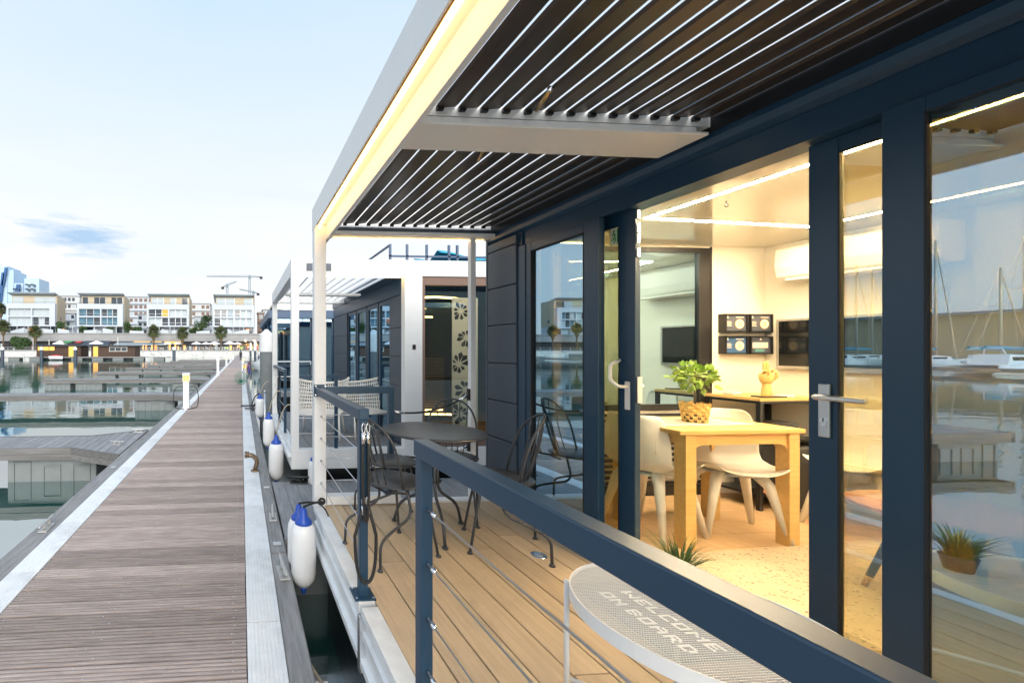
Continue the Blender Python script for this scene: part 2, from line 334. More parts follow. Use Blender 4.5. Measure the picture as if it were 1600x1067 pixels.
def thing(name, label, cat, loc=(0, 0, 0), rotz=0, group=None):
    o = bpy.data.objects.new(name, None); o.empty_display_size = .1; col.objects.link(o); o.location = loc; o.rotation_euler = (0, 0, rotz)
    ROOT[o.name] = Vector(loc); return tag(o, label, cat, group)
def struct(name, mb, m, **k):
    o = mb.build(name, m, **k); o['kind'] = 'structure'; return o
def B(*a): return MB().box(*a)
def T(p, r, n=8, **k): return MB().tube(p, r, n, **k)
def dup(root, loc, rotz, label=None, group=None):
    r = root.copy(); col.objects.link(r); r.location = loc; r.rotation_euler = (0, 0, rotz)
    if label: r['label'] = label
    if group: r['group'] = group
    for ch in list(root.children):
        c = ch.copy(); col.objects.link(c); c.parent = r
        for g in ch.children: d = g.copy(); col.objects.link(d); d.parent = c
    return r
def inst(name, me, loc, parent, rot=None):
    o = bpy.data.objects.new(name, me); col.objects.link(o); o.parent = parent; o.location = Vector(loc) - (root_of(parent) if parent else Vector((0, 0, 0)))
    if rot: o.rotation_euler = rot
    return o
def arc(c, r, a0, a1, n, plane='xz'):
    pts = []
    for i in range(n + 1):
        t = a0 + (a1 - a0) * i / n; a, b = r * math.cos(t), r * math.sin(t)
        pts.append({'xz': (c[0] + a, c[1], c[2] + b), 'yz': (c[0], c[1] + a, c[2] + b), 'xy': (c[0] + a, c[1] + b, c[2])}[plane])
    return pts
def bez(p0, p1, p2, n=8):
    p0, p1, p2 = Vector(p0), Vector(p1), Vector(p2)
    return [p0 * (1 - t) ** 2 + p1 * 2 * t * (1 - t) + p2 * t * t for t in [i / n for i in range(n + 1)]]
def rounded(pts, r=.05, n=4):
    pts = [Vector(p) for p in pts]; o = [pts[0]]
    for i in range(1, len(pts) - 1):
        a, b, c = pts[i - 1], pts[i], pts[i + 1]
        ra = min(r, (a - b).length * .49, (c - b).length * .49)
        o += bez(b + (a - b).normalized() * ra, b, b + (c - b).normalized() * ra, n)
    return o + [pts[-1]]
def textmesh(name, s, size, m, parent, mtx, extrude=.001, align='LEFT'):
    cu = bpy.data.curves.new(name, 'FONT'); cu.body = s; cu.size = size; cu.extrude = extrude; cu.align_x = align
    if 'w' in name: pass
    ob = bpy.data.objects.new(name, cu); col.objects.link(ob)
    dg = bpy.context.evaluated_depsgraph_get(); me = bpy.data.meshes.new_from_object(ob.evaluated_get(dg)); bpy.data.objects.remove(ob)
    me.materials.clear(); me.materials.append(M[m]); me.name = name
    me.transform(mtx)
    off = root_of(parent); me.transform(Matrix.Translation(-off))
    o = bpy.data.objects.new(name, me); col.objects.link(o); o.parent = parent; return o

# ================================================================== SETTING
WZ = -.6
struct('water', MB().quad((-600, -120, WZ), (400, -120, WZ), (400, 150.4, WZ), (-600, 150.4, WZ)), 'water')
# ---- land behind the far quay (one sheet to the horizon)
struct('ground', MB().quad((-1500, 150.2, 1.86), (1500, 150.2, 1.86), (1500, 2500, 1.86), (-1500, 2500, 1.86)), 'quaytop')
struct('harbour_bed', MB().quad((-600, -120, -6), (400, -120, -6), (400, 150.4, -6), (-600, 150.4, -6)), 'dark')

# ---- the jetty
jetty = bpy.data.objects.new('jetty', None); col.objects.link(jetty); jetty['kind'] = 'structure'; jetty['label'] = 'long grey timber jetty with pale ribbed metal edges'
PX0, PX1, PP = -1.532, .029, .145
def plank_mesh(name, x0, x1, wd, th, ng, m):
    mb = MB(); prof = []; st = wd / ng
    for i in range(ng):
        a = -wd / 2 + i * st
        prof += [(a + st * .12, 0), (a + st * .58, 0), (a + st * .66, -.011), (a + st * 1.04, -.011)]
    prof = prof[:-1]; prof[-1] = (wd / 2, -.011); prof = prof + [(wd / 2, -th), (-wd / 2, -th)]
    mb.prism([(p[0], p[1]) for p in prof], 'x', x0, x1)
    return mb.mesh(name, m)
pm = plank_mesh('plank', PX0, PX1, .1355, .028, 5, 'jwood')
NP = 296
y0 = -1.0
for i in range(NP):
    inst('plank', pm, (rnd.uniform(-.002, .002), y0 + i * PP, rnd.uniform(-.0012, .0012)), jetty)
mb = MB(); y = y0 + NP * PP - PP / 2
while y < 149: mb.box(PX0, PX1, y + .003, y + PP - .003, -.028, 0); y += PP
mb.build('far_planks', 'jwood', jetty)['kind'] = 'stuff'
# screw heads
mb = MB()
for i in range(100):
    yy = y0 + i * PP
    if yy < 1.2: continue
    for xx in (-.045, -.82, -1.47):
        for dy in ((-.035, .035) if xx != -.045 else (-.035, .035)):
            x_ = xx + rnd.uniform(-.012, .012) - (.06 if dy > 0 and xx == -.82 else 0); r = .0048
            mb.add([(x_ + r * math.cos(k * math.pi / 3), yy + dy + r * math.sin(k * math.pi / 3), .0022) for k in range(6)], [(0, 1, 2, 3, 4, 5)])
mb.build('screw_heads', 'alu', jetty)['kind'] = 'stuff'
def strip_mesh(name, wd, ln, m):
    prof = []; ng = 9; st = wd / ng
    for i in range(ng):
        a = -wd / 2 + i * st; prof += [(a + st * .05, 0), (a + st * .78, 0), (a + st * .84, -.003), (a + st * .99, -.003)]
    prof += [(wd / 2, -.02), (-wd / 2, -.02)]
    return MB().prism(prof, 'y', -ln / 2, ln / 2).mesh(name, m)
SL = 1.9
sm = strip_mesh('edge_panel', .208, SL - .008, 'whitealu')
k = 0; yy = 2.536 - SL / 2 - SL * 2
for i in range(70):
    inst('edge_panel', sm, (.138, yy + i * SL, .004), jetty)
    inst('edge_panel', sm, (-1.645, yy + i * SL + .7, .004), jetty)
ye = yy + 69.5 * SL
for x0, x1 in ((.034, .242), (-1.749, -1.541)): B(x0, x1, ye + .75, 149, -.02, .003).build('far_edge_panel', 'whitealu', jetty)
tm = MB().prism([(-.066, -.16), (.066, -.16), (.066, -.006), (.060, 0), (-.060, 0), (-.066, -.006)], 'y', -2.49, 2.49).mesh('edge_timber', 'timber')
tml = MB().prism([(-.095, -.16), (.095, -.16), (.095, -.006), (.089, 0), (-.089, 0), (-.095, -.006)], 'y', -2.49, 2.49).mesh('edge_timber', 'timber')
for i in range(30):
    inst('edge_timber', tm, (.312, .9 + i * 5, -.002), jetty)
    inst('edge_timber', tml, (-1.852, -.3 + i * 5, -.002), jetty)
B(-1.74, .22, -1.2, 149, -.12, -.03).build('underframe', 'dark', jetty)
for i in range(24):
    yb = 1.5 + i * 6.2; B(-1.80, .27, yb, yb + 4.6, -.95, -.165).build('float', 'conc', jetty, bevel=.02)

# ---- finger piers on the left
def finger(y, detail, label):
    f = thing('finger_pier', label, 'pier', (-1.97, y, 0), group='finger piers on the left of the jetty')
    x_end, wd = -11.4, 1.05
    y0, y1 = y - wd / 2, y + wd / 2
    # gusset at the jetty
    gx = -2.95
    if detail:
        pmesh = MB().prism([(-.068, -.03), (.068, -.03), (.068, 0), (-.068, 0)], 'y', -wd / 2 + .05, wd / 2 - .05).mesh('plank', 'timberx')
        x = x_end + .07
        while x < gx: inst('plank', pmesh, (x, y, 0), f); x += .145
        while x < -2.0:
            e = (x - gx) / (-1.97 - gx) * .55
            MB().prism([(x - .068, -.03), (x + .068, -.03), (x + .068, 0), (x - .068, 0)], 'y', y0 + .05 - e, y1 - .05 + e).build('plank', 'timberx', f); x += .145
    else:
        B(x_end, gx, y0 + .05, y1 - .05, -.03, 0).build('decking', 'timberx', f)
        MB().add([(gx, y0 + .05, 0), (-1.97, y0 - .5, 0), (-1.97, y1 + .5, 0), (gx, y1 - .05, 0), (gx, y0 + .05, -.03), (-1.97, y0 - .5, -.03), (-1.97, y1 + .5, -.03), (gx, y1 - .05, -.03)], [(0, 1, 2, 3), (7, 6, 5, 4), (0, 4, 5, 1), (1, 5, 6, 2), (2, 6, 7, 3), (3, 7, 4, 0)]).build('decking', 'timberx', f)
    for ys, sg in ((y0, 1), (y1, -1)):
        for za, zb, ins in ((-.095, .006, 0), (-.20, -.10, .012)):
            B(x_end, gx, min(ys + sg * ins, ys + sg * .048), max(ys + sg * ins, ys + sg * .048), za, zb).build('edge_timber', 'timberfx', f)
            a, b = ys + sg * ins, ys + sg * .048; e = -.55 * sg
            MB().add([(gx, a, za), (-1.97, a + e, za), (-1.97, b + e, za), (gx, b, za), (gx, a, zb), (-1.97, a + e, zb), (-1.97, b + e, zb), (gx, b, zb)], [(0, 1, 2, 3), (7, 6, 5, 4), (0, 4, 5, 1), (1, 5, 6, 2), (2, 6, 7, 3), (3, 7, 4, 0)]).build('edge_timber', 'timberfx', f)
    B(x_end - .05, x_end - .002, y0, y1, -.2, .006).build('end_timber', 'timberfx', f)
    for xa, xb in ((-4.05, -2.55), (-8.1, -6.6) if detail else (-9.6, -8.1), (-11.3, -9.9)):
        if xa == -8.1 and y > 10: continue
        fl = B(xa, xb, y0 + .12, y1 - .12, -.98, -.205).build('float', 'conc', f, bevel=.015)
        for j in range(3):
            q = xa + .10 + j * .50
            for ys, sg in ((y0 + .12, -1), (y1 - .12, 1)):
                zt = -.27 if j == 0 else -.34
                MB().box(q, q + .02, ys, ys + sg * .022, -.9, zt).box(q, q + .30, ys, ys + sg * .022, zt, zt + .02).box(q + .28, q + .30, ys, ys + sg * .022, -.9, zt).build('panel_rib', 'conc', fl)
    return f
FY = [7.82 + i * 8.55 for i in range(9)]
ords = ['nearest grey timber finger pier beside the jetty', 'second nearest timber finger pier out from the jetty', 'third timber finger pier out from the jetty', 'fourth timber finger pier out from the jetty', 'fifth timber finger pier along the jetty', 'sixth timber finger pier along the jetty', 'seventh timber finger pier along the jetty', 'eighth timber finger pier, second from the far quay', 'ninth timber finger pier, nearest the far quay']
for i, y in enumerate(FY): finger(y, i < 2, ords[i])

# ---- cleats
def cleat(label, loc, rotz, name='dock_cleat', s=1.0, m='galv'):
    c = thing(name, label, 'cleat', loc, rotz, 'mooring cleats')
    MB().box(-.04 * s, .04 * s, -.10 * s, .10 * s, 0, .012).build('base_plate', m, c, bevel=.004, local=True)
    for sg in (-1, 1): MB().tube([(0, sg * .05 * s, .01), (0, sg * .055 * s, .06 * s)], [.016 * s, .012 * s], 8).build('horn_leg', m, c, True, local=True)
    MB().tube([(0, -.165 * s, .072 * s), (0, -.12 * s, .068 * s), (0, 0, .064 * s), (0, .12 * s, .068 * s), (0, .165 * s, .072 * s)], [.008 * s, .014 * s, .016 * s, .014 * s, .008 * s], 8).build('horn', m, c, True, local=True)
    return c
cleat('near galvanised cleat on the right timber edge of the jetty', (.315, 3.08, 0), R(4))
cleat('farther galvanised cleat on the right timber edge, by the catwalk', (.318, 4.12, 0), R(-3))
cleat('galvanised cleat on the left timber edge of the jetty', (-1.84, 4.02, 0), R(2))
cleat('grey T-shaped cleat near the front corner of the nearest finger pier', (-2.22, 7.5, 0), R(70), s=.9)
cleat('grey T-shaped cleat at the back of the nearest finger pier', (-2.12, 8.62, 0), R(95), s=.9)
cleat('dark cleat lying on the catwalk between the houseboats', (.72, 5.12, .02), R(80), m='black', s=1.1)
# small mooring plates on timbers
for i, (x, y) in enumerate(((-1.84, 6.05), (.31, 5.02), (.312, 3.55))):
    MB().box(x - .035, x + .035, y - .03, y + .03, .0, .008).build('fixing_plate', 'alu', jetty)

# ---- bronze hydrant elbow on the right strip
t = thing('water_hydrant', 'tarnished bronze pipe elbow standing on the right jetty edge', 'pipe', (.19, 5.72, 0))
MB().lathe([(.06, .0), (.06, .012), (.03, .016), (.028, .03)], (.19, 5.72, .006), 14).build('flange', 'bronze', t, True)
MB().tube(rounded([(.19, 5.72, .02), (.225, 5.70, .15), (.17, 5.69, .225), (.06, 5.68, .245)], .09, 6), .032, 12).build('pipe', 'bronze', t, True)
MB().lathe([(.03, -.03), (.046, -.028), (.046, .0), (.03, .004), (.044, .01), (.044, .03), (.034, .034)], (.075, 5.682, .243), 14, 'x').build('coupling', 'bronze', t, True)

# ---- bollard lights
def bollard(label, x, y, lit=True, h=1.0):
    b = thing('bollard_light' if lit else 'service_post', label, 'bollard', (x, y, 0), group='white posts along the jetty')
    B(x - .085, x + .085, y - .085, y + .085, .004, h * .8).build('post', 'white', b, bevel=.012)
    B(x - .12, x + .12, y - .12, y + .12, .002, .02).build('base_plate', 'white', b)
    if lit:
        B(x - .088, x + .088, y - .088, y + .088, h * .80, h * .97).build('lamp_panel', 'lampglow', b)
        mb = MB()
        for sx in (-1, 0, 1):
            for sy in (-1, 0, 1):
                if sx == 0 and sy == 0: continue
                mb.cbox((x + sx * .09, y + sy * .09, h * .885), (.014, .014, h * .17))
        mb.build('lamp_frame', 'white', b)
        B(x - .11, x + .11, y - .11, y + .11, h * .97, h * 1.03).build('cap', 'white', b, bevel=.012)
    else:
        MB().add([(x - .1, y - .1, h * .8), (x + .1, y - .1, h * .8), (x + .1, y + .1, h * .8), (x - .1, y + .1, h * .8), (x - .1, y - .1, h * 1.02), (x + .1, y - .1, h * 1.02), (x + .1, y + .1, h * 1.08), (x - .1, y + .1, h * 1.08)], [(0, 3, 2, 1), (4, 5, 6, 7), (0, 1, 5, 4), (1, 2, 6, 5), (2, 3, 7, 6), (3, 0, 4, 7)]).build('cap', 'white', b)
    return b
b1 = bollard('nearest lit white bollard light on the left jetty edge', -1.60, 12.1)
for sx in (-1, 1): MB().tube(bez((-1.60 + sx * .09, 12.1, .62), (-1.60 + sx * .42, 12.0, .75), (-1.60 + sx * .34, 12.0, .10), 10) + bez((-1.60 + sx * .34, 12.0, .1), (-1.6 + sx * .3, 11.9, .01), (-1.6 + sx * .05, 11.93, .012), 6)[1:], .012, 6).build('cable', 'blackp', b1, True)
bollard('unlit white service post on the left jetty edge', -1.6, 28.3, False, 1.25)
bollard('second lit bollard light on the left jetty edge', -1.62, 45)
bollard('third lit bollard light on the left jetty edge', -1.62, 62)
bollard('farthest lit bollard light on the left jetty edge', -1.62, 80)
bollard('nearest lit white bollard light on the right jetty edge, by the net', .16, 20.6)
bollard('farther lit bollard light on the right jetty edge', .16, 36)
# ---- green landing net
t = thing('landing_net', 'green landing net leaning on the right bollard light', 'net', (-.02, 20.2, 0))
mb = MB(); c0 = Vector((-.02, 20.2, .02))
ring = arc((-.02, 20.2, .33), .30, 0, 2 * math.pi, 24, 'xz')[:-1]
MB().tube(ring, .012, 6, closed=True).build('hoop', 'net', t, True)
for i in range(24):
    a = Vector(ring[i]); mb.tube([a, a * .6 + Vector((-.02, 20.3, .20)) * .4, (-.02, 20.36, .12)], .006, 4)
for rr in (.75, .5, .28):
    mb.tube([(p[0] * rr + -.02 * (1 - rr), 20.2 + (1 - rr) * .2, p[2] * rr + .16 * (1 - rr)) for p in ring], .006, 4, closed=True)
mb.build('netting', 'net', t)
MB().tube(bez((.05, 20.2, .6), (.22, 20.1, 1.0), (.1, 20.3, 1.05), 8), .014, 6).build('handle', 'black', t, True)
# ---- mooring arm
t = thing('mooring_bracket', 'black mooring bracket with rope on the right jetty edge', 'bracket', (.2, 12.2, 0))
MB().box(-.02, .55, 12.16, 12.22, .03, .07).box(.1, .62, 11.6, 11.65, .03, .065).box(.30, .36, 11.5, 12.4, .0, .05).build('arm', 'black', t, bevel=.008)
MB().tube(bez((.3, 12.1, .06), (.4, 12.15, .45), (.62, 12.3, .40), 8), .018, 6).tube(bez((.34, 11.9, .06), (.45, 11.7, .3), (.6, 11.5, .1), 8), .018, 6).build('rope', 'blackp', t, True)
# ---- bicycles parked by the jetty
def bicycle(label, x, y, rz, m):
    b = thing('bicycle', label, 'bicycle', (x, y, 0), rz, 'bicycles parked on the jetty')
    for q in (-.52, .52):
        wv = MB().tube(arc((0, q, .34), .33, 0, 2 * math.pi, 20, 'yz')[:-1], .018, 6, closed=True).build('wheel', 'blackp', b, True, local=True)
        mb = MB()
        for k in range(8): a = k * math.pi / 4; mb.tube([(0, q, .34), (0, q + .32 * math.cos(a), .34 + .32 * math.sin(a))], .003, 4)
        mb.build('spokes', 'alu', wv, local=True)
    MB().tube([(0, -.52, .34), (0, -.12, .30), (0, .38, .78), (0, -.20, .82), (0, -.12, .30)], .018, 6).tube([(0, -.52, .34), (0, -.19, .78)], .012, 6).tube([(0, .52, .34), (0, .36, .98)], .015, 6).build('frame', m, b, True, local=True)
    MB().cbox((0, -.22, .93), (.14, .26, .05)).tube([(0, -.2, .8), (0, -.22, .93)], .012, 6).build('saddle', 'blackp', b, bevel=.02, local=True)
    MB().tube(rounded([(-.28, .22, 1.02), (-.2, .36, 1.02), (.2, .36, 1.02), (.28, .22, 1.02)], .05), .013, 6).build('handlebar', 'black', b, True, local=True)
bicycle('dark bicycle parked beyond the green net', .46, 24.0, R(8), 'blue')
bicycle('bicycle with red frame parked farther along the jetty', .5, 26.5, R(-10), 'red')
# ---- a far person on the jetty
p = thing('person', 'tiny person in dark clothes walking on the far jetty', 'person', (-.1, 74, 0))
mb = MB()
mb.lathe([(.05, .0), (.09, .06), (.07, .1), (.085, .45), (.11, .8)], (-.2, 74.1, .0), 10).lathe([(.05, .0), (.09, .06), (.07, .1), (.085, .45), (.11, .8)], (.0, 73.8, .0), 10)
mb.lathe([(.12, .78), (.19, .95), (.17, 1.15), (.22, 1.38), (.16, 1.46), (.06, 1.50), (.06, 1.56), (.10, 1.62), (.11, 1.70), (.08, 1.78), (.02, 1.8)], (-.1, 74, 0), 12)
mb.tube([(-.30, 74, 1.4), (-.36, 73.95, 1.1), (-.33, 73.8, .85)], [.06, .05, .04], 8).tube([(.10, 74, 1.4), (.16, 74.1, 1.1), (.13, 74.2, .85)], [.06, .05, .04], 8)
mb.build('body', 'black', p, True)

# ================================================================== HOUSEBOAT (near)
D = .39
hb = thing('houseboat', 'near houseboat with white pergola terrace, dark glazed cabin and lit interior', 'houseboat', (.61, 3.47, WZ))
YN, YF = -2.8, 3.47
# hull and rim
B(.72, 4.9, YN + .05, YF - .06, -1.0, .09).build('hull', 'hull', hb, bevel=.03)
MB().prism([(.600, .392), (.600, .352), (.622, .345), (.622, .275), (.606, .268), (.606, .235), (.622, .228), (.622, .140), (.596, .132), (.596, .095), (.70, .095), (.70, .376), (.686, .376), (.686, .392)], 'y', YN, 2.02).build('rim', 'whitealu', hb)
MB().prism([(.600, .392), (.600, .352), (.622, .345), (.622, .275), (.606, .268), (.606, .235), (.622, .228), (.622, .140), (.596, .132), (.596, .095), (.70, .095), (.70, .376), (.686, .376), (.686, .392)], 'y', 2.06, 3.37).build('rim', 'whitealu', hb)
B(.592, .70, 2.02, 2.06, .06, .34).build('rim_bracket', 'alu', hb, bevel=.003)
B(.686, 2.16, 3.385, YF, .10, .405).build('end_rim', 'white', hb, bevel=.006)
B(.71, 1.34, 3.36, 3.455, .398, .470).build('end_kerb', 'white', hb, bevel=.006)
B(.70, 4.9, YN + .03, YF - .1, .30, .362).build('deck_frame', 'dark', hb)
# deck boards
bw = .158; x = .689; nb = 0
cache = {}
while x < 2.15:
    x1 = min(x + bw - .007, 2.20)
    cuts = [YN + .05, rnd.uniform(-.6, .8), rnd.uniform(2.2, 2.9) if nb % 2 else rnd.uniform(1.0, 1.6), 3.383]
    for a, b in zip(cuts, cuts[1:]): B(x, x1, a + .002, b - .002, .364, D).build('deck_board', 'deck', hb, bevel=.003)
    x += bw; nb += 1
# recessed floor lights
for (x, y) in ((1.873, 2.46), (1.873, .55)):
    fl = MB().lathe([(.046, .388), (.046, .3935), (.038, .396), (.030, .3945), (.028, .3935)], (x, y, 0), 24).build('floor_light', 'chrome', hb, True)
    MB().lathe([(.026, .3937), (.012, .3965), (.002, .397)], (x, y, 0), 20).build('lens', 'alu', fl, True)
# pergola posts and beams
B(.606, .706, 3.37, YF, .36, 2.7245).build('post', 'white', hb, bevel=.005)
B(.606, .706, YN, YN + .1, .36, 2.7245).build('post', 'white', hb, bevel=.005)
B(1.985, 2.032, 3.42, YF - .002, .405, 2.66).build('post', 'white', hb, bevel=.004)
bp_ = [(.604, 2.700), (.6105, 2.700), (.6105, 2.725), (.706, 2.725), (.706, 2.605), (.732, 2.605), (.732, 2.885), (.604, 2.885)]
for a, b in ((YN, .35), (.353, 2.60), (2.603, YF + .002)): MB().prism(bp_, 'y', a, b).build('roof_beam', 'white', hb)
MB().prism([(3.385, 2.67), (3.385, 2.885), (YF, 2.885), (YF, 2.645), (3.33, 2.645), (3.33, 2.67)], 'x', .734, 2.148).build('end_beam', 'white', hb)
B(.736, 2.148, 3.33, 3.384, 2.672, 2.70).build('gutter', 'anthsid', hb)
MB().tube([(.645, YN + .12, 2.712), (.645, 3.366, 2.712)], .0085, 8).build('led_strip', 'led', hb)
B(.6275, .6305, YN + .12, 3.36, 2.714, 2.7246).build('led_profile', 'brownb', hb)
MB().tube([(.78, 3.452, 2.638), (2.12, 3.452, 2.640)], .0035, 8).build('led_strip', 'led', hb)
cb = B(.734, 2.10, 1.70, 1.925, 2.650, 2.664).build('cross_beam', 'white', hb, bevel=.003)
B(.734, 2.075, 1.73, 1.895, 2.664, 2.70).build('web', 'whitealu', cb)
B(.734, 2.14, 1.728, 1.897, 2.703, 2.752).build('rail', 'whitealu', cb)
cb = B(.734, 2.10, -.62, -.395, 2.650, 2.664).build('cross_beam', 'white', hb, bevel=.003)
B(.734, 2.075, -.59, -.425, 2.664, 2.72).build('web', 'whitealu', cb)
# louvres
lp = [(0, .003), (.012, -.006), (.0920, .005), (.0920, .008), (.013, -.002), (.003, .006)]
for a, b in ((1.90, 3.36), (-.42, 1.725), (-2.68, -.6)):
    lm = MB().prism(lp, 'y', a - (a + b) / 2, b - (a + b) / 2).mesh('louvre', 'louv')
    for i in range(14):
        inst('louvre', lm, (.742 + i * .1, (a + b) / 2, 2.738), hb, rot=(0, rnd.uniform(-.012, .012), 0))
    for i in range(14): B(.745 + i * .1, .775 + i * .1, b - .012, b + .004, 2.722, 2.736).build('louvre_pivot', 'black', hb)
    for i in range(14): B(.745 + i * .1, .775 + i * .1, a - .004, a + .012, 2.722, 2.736).build('louvre_pivot', 'black', hb)
B(2.142, 2.149, YN, 3.38, 2.68, 2.80).build('roof_flashing', 'black', hb)
for (x, y) in ((1.25, 1.63), (1.27, 2.10)):
    h = MB().tube([(x - .03, y - .09, 2.715), (x + .02, y + .05, 2.715)], .008, 8).build('hanging_rod', 'gold', hb, True)
    MB().lathe([(.010, -.006), (.013, 0), (.010, .006)], (x - .03, y - .09, 2.715), 10, 'y').build('end_cap', 'chrome', h, True)
# cabin shell: fascia, siding, roof, inner walls
MB().prism([(2.150, 2.765), (2.150, 2.655), (2.158, 2.625), (2.182, 2.606), (2.192, 2.604), (2.192, 2.495), (2.32, 2.495), (2.32, 2.765)], 'y', YN, 3.446).build('fascia', 'anth', hb)
B(2.151, 4.95, YN, YF, 2.77, 2.90).build('roof', 'anth', hb)
B(2.150, 2.20, 3.446, YF - .001, .40, 2.764).build('corner_trim', 'anthsid', hb, bevel=.003)
z = .40; zs = [.40, .63] + [.63 + .3155 * (i + 1) for i in range(7)]
for a, b in zip(zs, zs[1:]):
    b = min(b, 2.600)
    if b - a > .02: B(2.152, 2.178, 3.075, 3.444, a + .004, b - .003).build('siding_panel', 'anthsid', hb, bevel=.005)
B(2.178, 2.30, 3.04, 3.444, .40, 2.60).build('wall_core', 'anth', hb)
B(2.165, 2.30, 2.99, 3.073, .392, 2.494).build('door_jamb', 'anth', hb, bevel=.003)
B(2.18, 2.32, YN, 2.99, .392, .425).build('door_sill', 'anth', hb)
def leaf(name, xa, xb, y0, y1, z0, z1, st0, st1, rt, rb, gm='glass', label=None):
    """framed glazed leaf in the plane x = const"""
    f = MB().box(xa, xb, y0, y0 + st0, z0, z1).box(xa, xb, y1 - st1, y1, z0, z1).box(xa, xb, y0 + st0, y1 - st1, z1 - rt, z1).box(xa, xb, y0 + st0, y1 - st1, z0, z0 + rb).build(name, 'anth', hb, bevel=.003)
    xm = (xa + xb) / 2
    B(xm - .003, xm + .003, y0 + st0 - .006, y1 - st1 + .006, z0 + rb - .006, z1 - rt + .006).build('glass', gm, f)
    e = .004
    MB().box(xa - .002, xm - .004, y0 + st0 - .001, y0 + st0 + e, z0 + rb, z1 - rt).box(xa - .002, xm - .004, y1 - st1 - e, y1 - st1 + .001, z0 + rb, z1 - rt).box(xa - .002, xm - .004, y0 + st0, y1 - st1, z1 - rt - e, z1 - rt + .001).build('gasket', 'blackp', f)
    return f
win = leaf('window', 2.172, 2.215, 2.352, 2.988, .426, 2.494, .108, .052, .062, .09)
lf = leaf('sliding_door', 2.262, 2.297, 2.206, 2.95, .426, 2.494, .100, .08, .062, .09, 'glassleaf')
rf = leaf('sliding_door', 2.262, 2.287, .55, 1.483, .426, 2.494, .08, .083, .06, .09, 'glassleaf')
big = leaf('window', 2.172, 2.194, -.75, 1.244, .426, 2.494, .08, .089, .054, .09)
leaf('window', 2.172, 2.215, YN + .02, -.755, .426, 2.494, .08, .08, .054, .09)
# door furniture
h = B(2.250, 2.262, 1.417, 1.449, 1.345, 1.552).build('handle', 'alu', rf, bevel=.004)
MB().tube(rounded([(2.255, 1.436, 1.502), (2.205, 1.436, 1.502), (2.205, 1.30, 1.500)], .025), .0105, 10).build('lever', 'alu', rf, True)
MB().lathe([(.011, 2.2485), (.011, 2.251)], (0, 1.433, 1.412), 16, 'x').box(2.2484, 2.251, 1.427, 1.439, 1.388, 1.41).build('lock', 'chrome', rf)
MB().box(2.2478, 2.2485, 1.4315, 1.4345, 1.405, 1.42).build('keyhole', 'black', rf)
h = B(2.252, 2.262, 2.232, 2.262, 1.335, 1.50).build('handle', 'plast', lf, bevel=.004)
MB().tube(rounded([(2.255, 2.247, 1.47), (2.20, 2.247, 1.47), (2.20, 2.30, 1.505), (2.20, 2.30, 1.60), (2.255, 2.29, 1.625)], .02), .009, 8).build('lever', 'plast', lf, True)
MB().tube(rounded([(2.304, 2.247, 1.47), (2.36, 2.247, 1.47), (2.36, 2.30, 1.505), (2.36, 2.30, 1.60), (2.304, 2.29, 1.625)], .02), .009, 8).build('lever', 'plast', lf, True)
B(2.27, 2.298, 2.1965, 2.2005, 1.38, 1.53).build('latch', 'plast', lf)
for zz in (2.44, 2.36, 2.30, 2.22): B(2.268, 2.285, 2.1955, 2.2003, zz, zz + .05).build('seal_clip', 'alu', lf)
# exit sign on the left leaf
ex = B(2.2730, 2.2755, 2.305, 2.375, 2.325, 2.428).build('exit_sign', 'creamprint', lf)
sg = MB().box(2.2722, 2.2728, 2.308, 2.330, 2.333, 2.42).build('arrow_panel', 'green', ex)
sg = MB()
sg.lathe([(.0075, 2.2722), (.0075, 2.2728)], (0, 2.350, 2.407), 10, 'x')
for pts in ([(2.350, 2.398), (2.344, 2.372)], [(2.344, 2.372), (2.356, 2.358), (2.366, 2.352)], [(2.344, 2.372), (2.338, 2.352), (2.352, 2.338)], [(2.349, 2.394), (2.362, 2.385)], [(2.349, 2.394), (2.337, 2.383)]):
    sg.tube([(2.2724, a, b) for a, b in pts], .0035, 5)
sg.build('running_figure', 'green', ex)
# inner room
FZ = .40
B(2.30, 4.75, 3.40, 3.444, .40, 1.15).build('end_wall', 'cream', hb)
B(4.205, 4.75, 3.398, 3.444, 1.15, 2.76).build('end_wall', 'cream', hb)
B(2.30, 4.205, 3.40, 3.444, 2.60, 2.76).build('end_wall', 'cream', hb)
B(2.30, 2.80, 3.40, 3.444, 1.15, 2.60).build('end_wall', 'cream', hb)
B(4.75, 4.90, YN + .02, 3.46, .10, 2.768).build('back_wall', 'cream', hb)
B(2.32, 4.75, YN + .02, YN + .1, .40, 2.76).build('near_wall', 'cream', hb)
B(2.32, 4.75, YN + .1, 3.398, 2.615, 2.66).build('ceiling', 'ceil', hb)
# wooden floor boards
yb = 3.40; kf = 0
while yb > YN + .1:
    y1_ = max(yb - .19, YN + .1); cut = rnd.uniform(2.9, 4.2)
    for a, b in ((2.32, cut), (cut, 4.75)): B(a + .001, b - .001, y1_ + .001, yb - .001, .385, FZ).build('floor_board', 'oak', hb)
    yb = y1_
# end window with mirror-like panes and slatted grille below
ew = MB().box(2.80, 2.86, 3.385, 3.43, 1.15, 2.60).box(4.085, 4.20, 3.385, 3.43, 1.15, 2.60).box(2.86, 4.085, 3.385, 3.43, 2.555, 2.60).box(2.86, 4.085, 3.385, 3.43, 1.15, 1.205).build('end_window', 'black', hb, bevel=.003)
B(2.855, 4.09, 3.404, 3.409, 1.20, 2.56).build('glass', 'glassin', ew)
MB().box(4.203, 4.212, 3.385, 3.398, .40, 2.61).build('wall_trim', 'black', hb)
for i in range(13): B(2.84, 4.18, 3.376, 3.398, .50 + i * .05, .524 + i * .05).build('grille_slat', 'black', hb)
B(2.45, 4.16, 3.37, 3.398, .401, .49).build('plinth', 'black', hb)
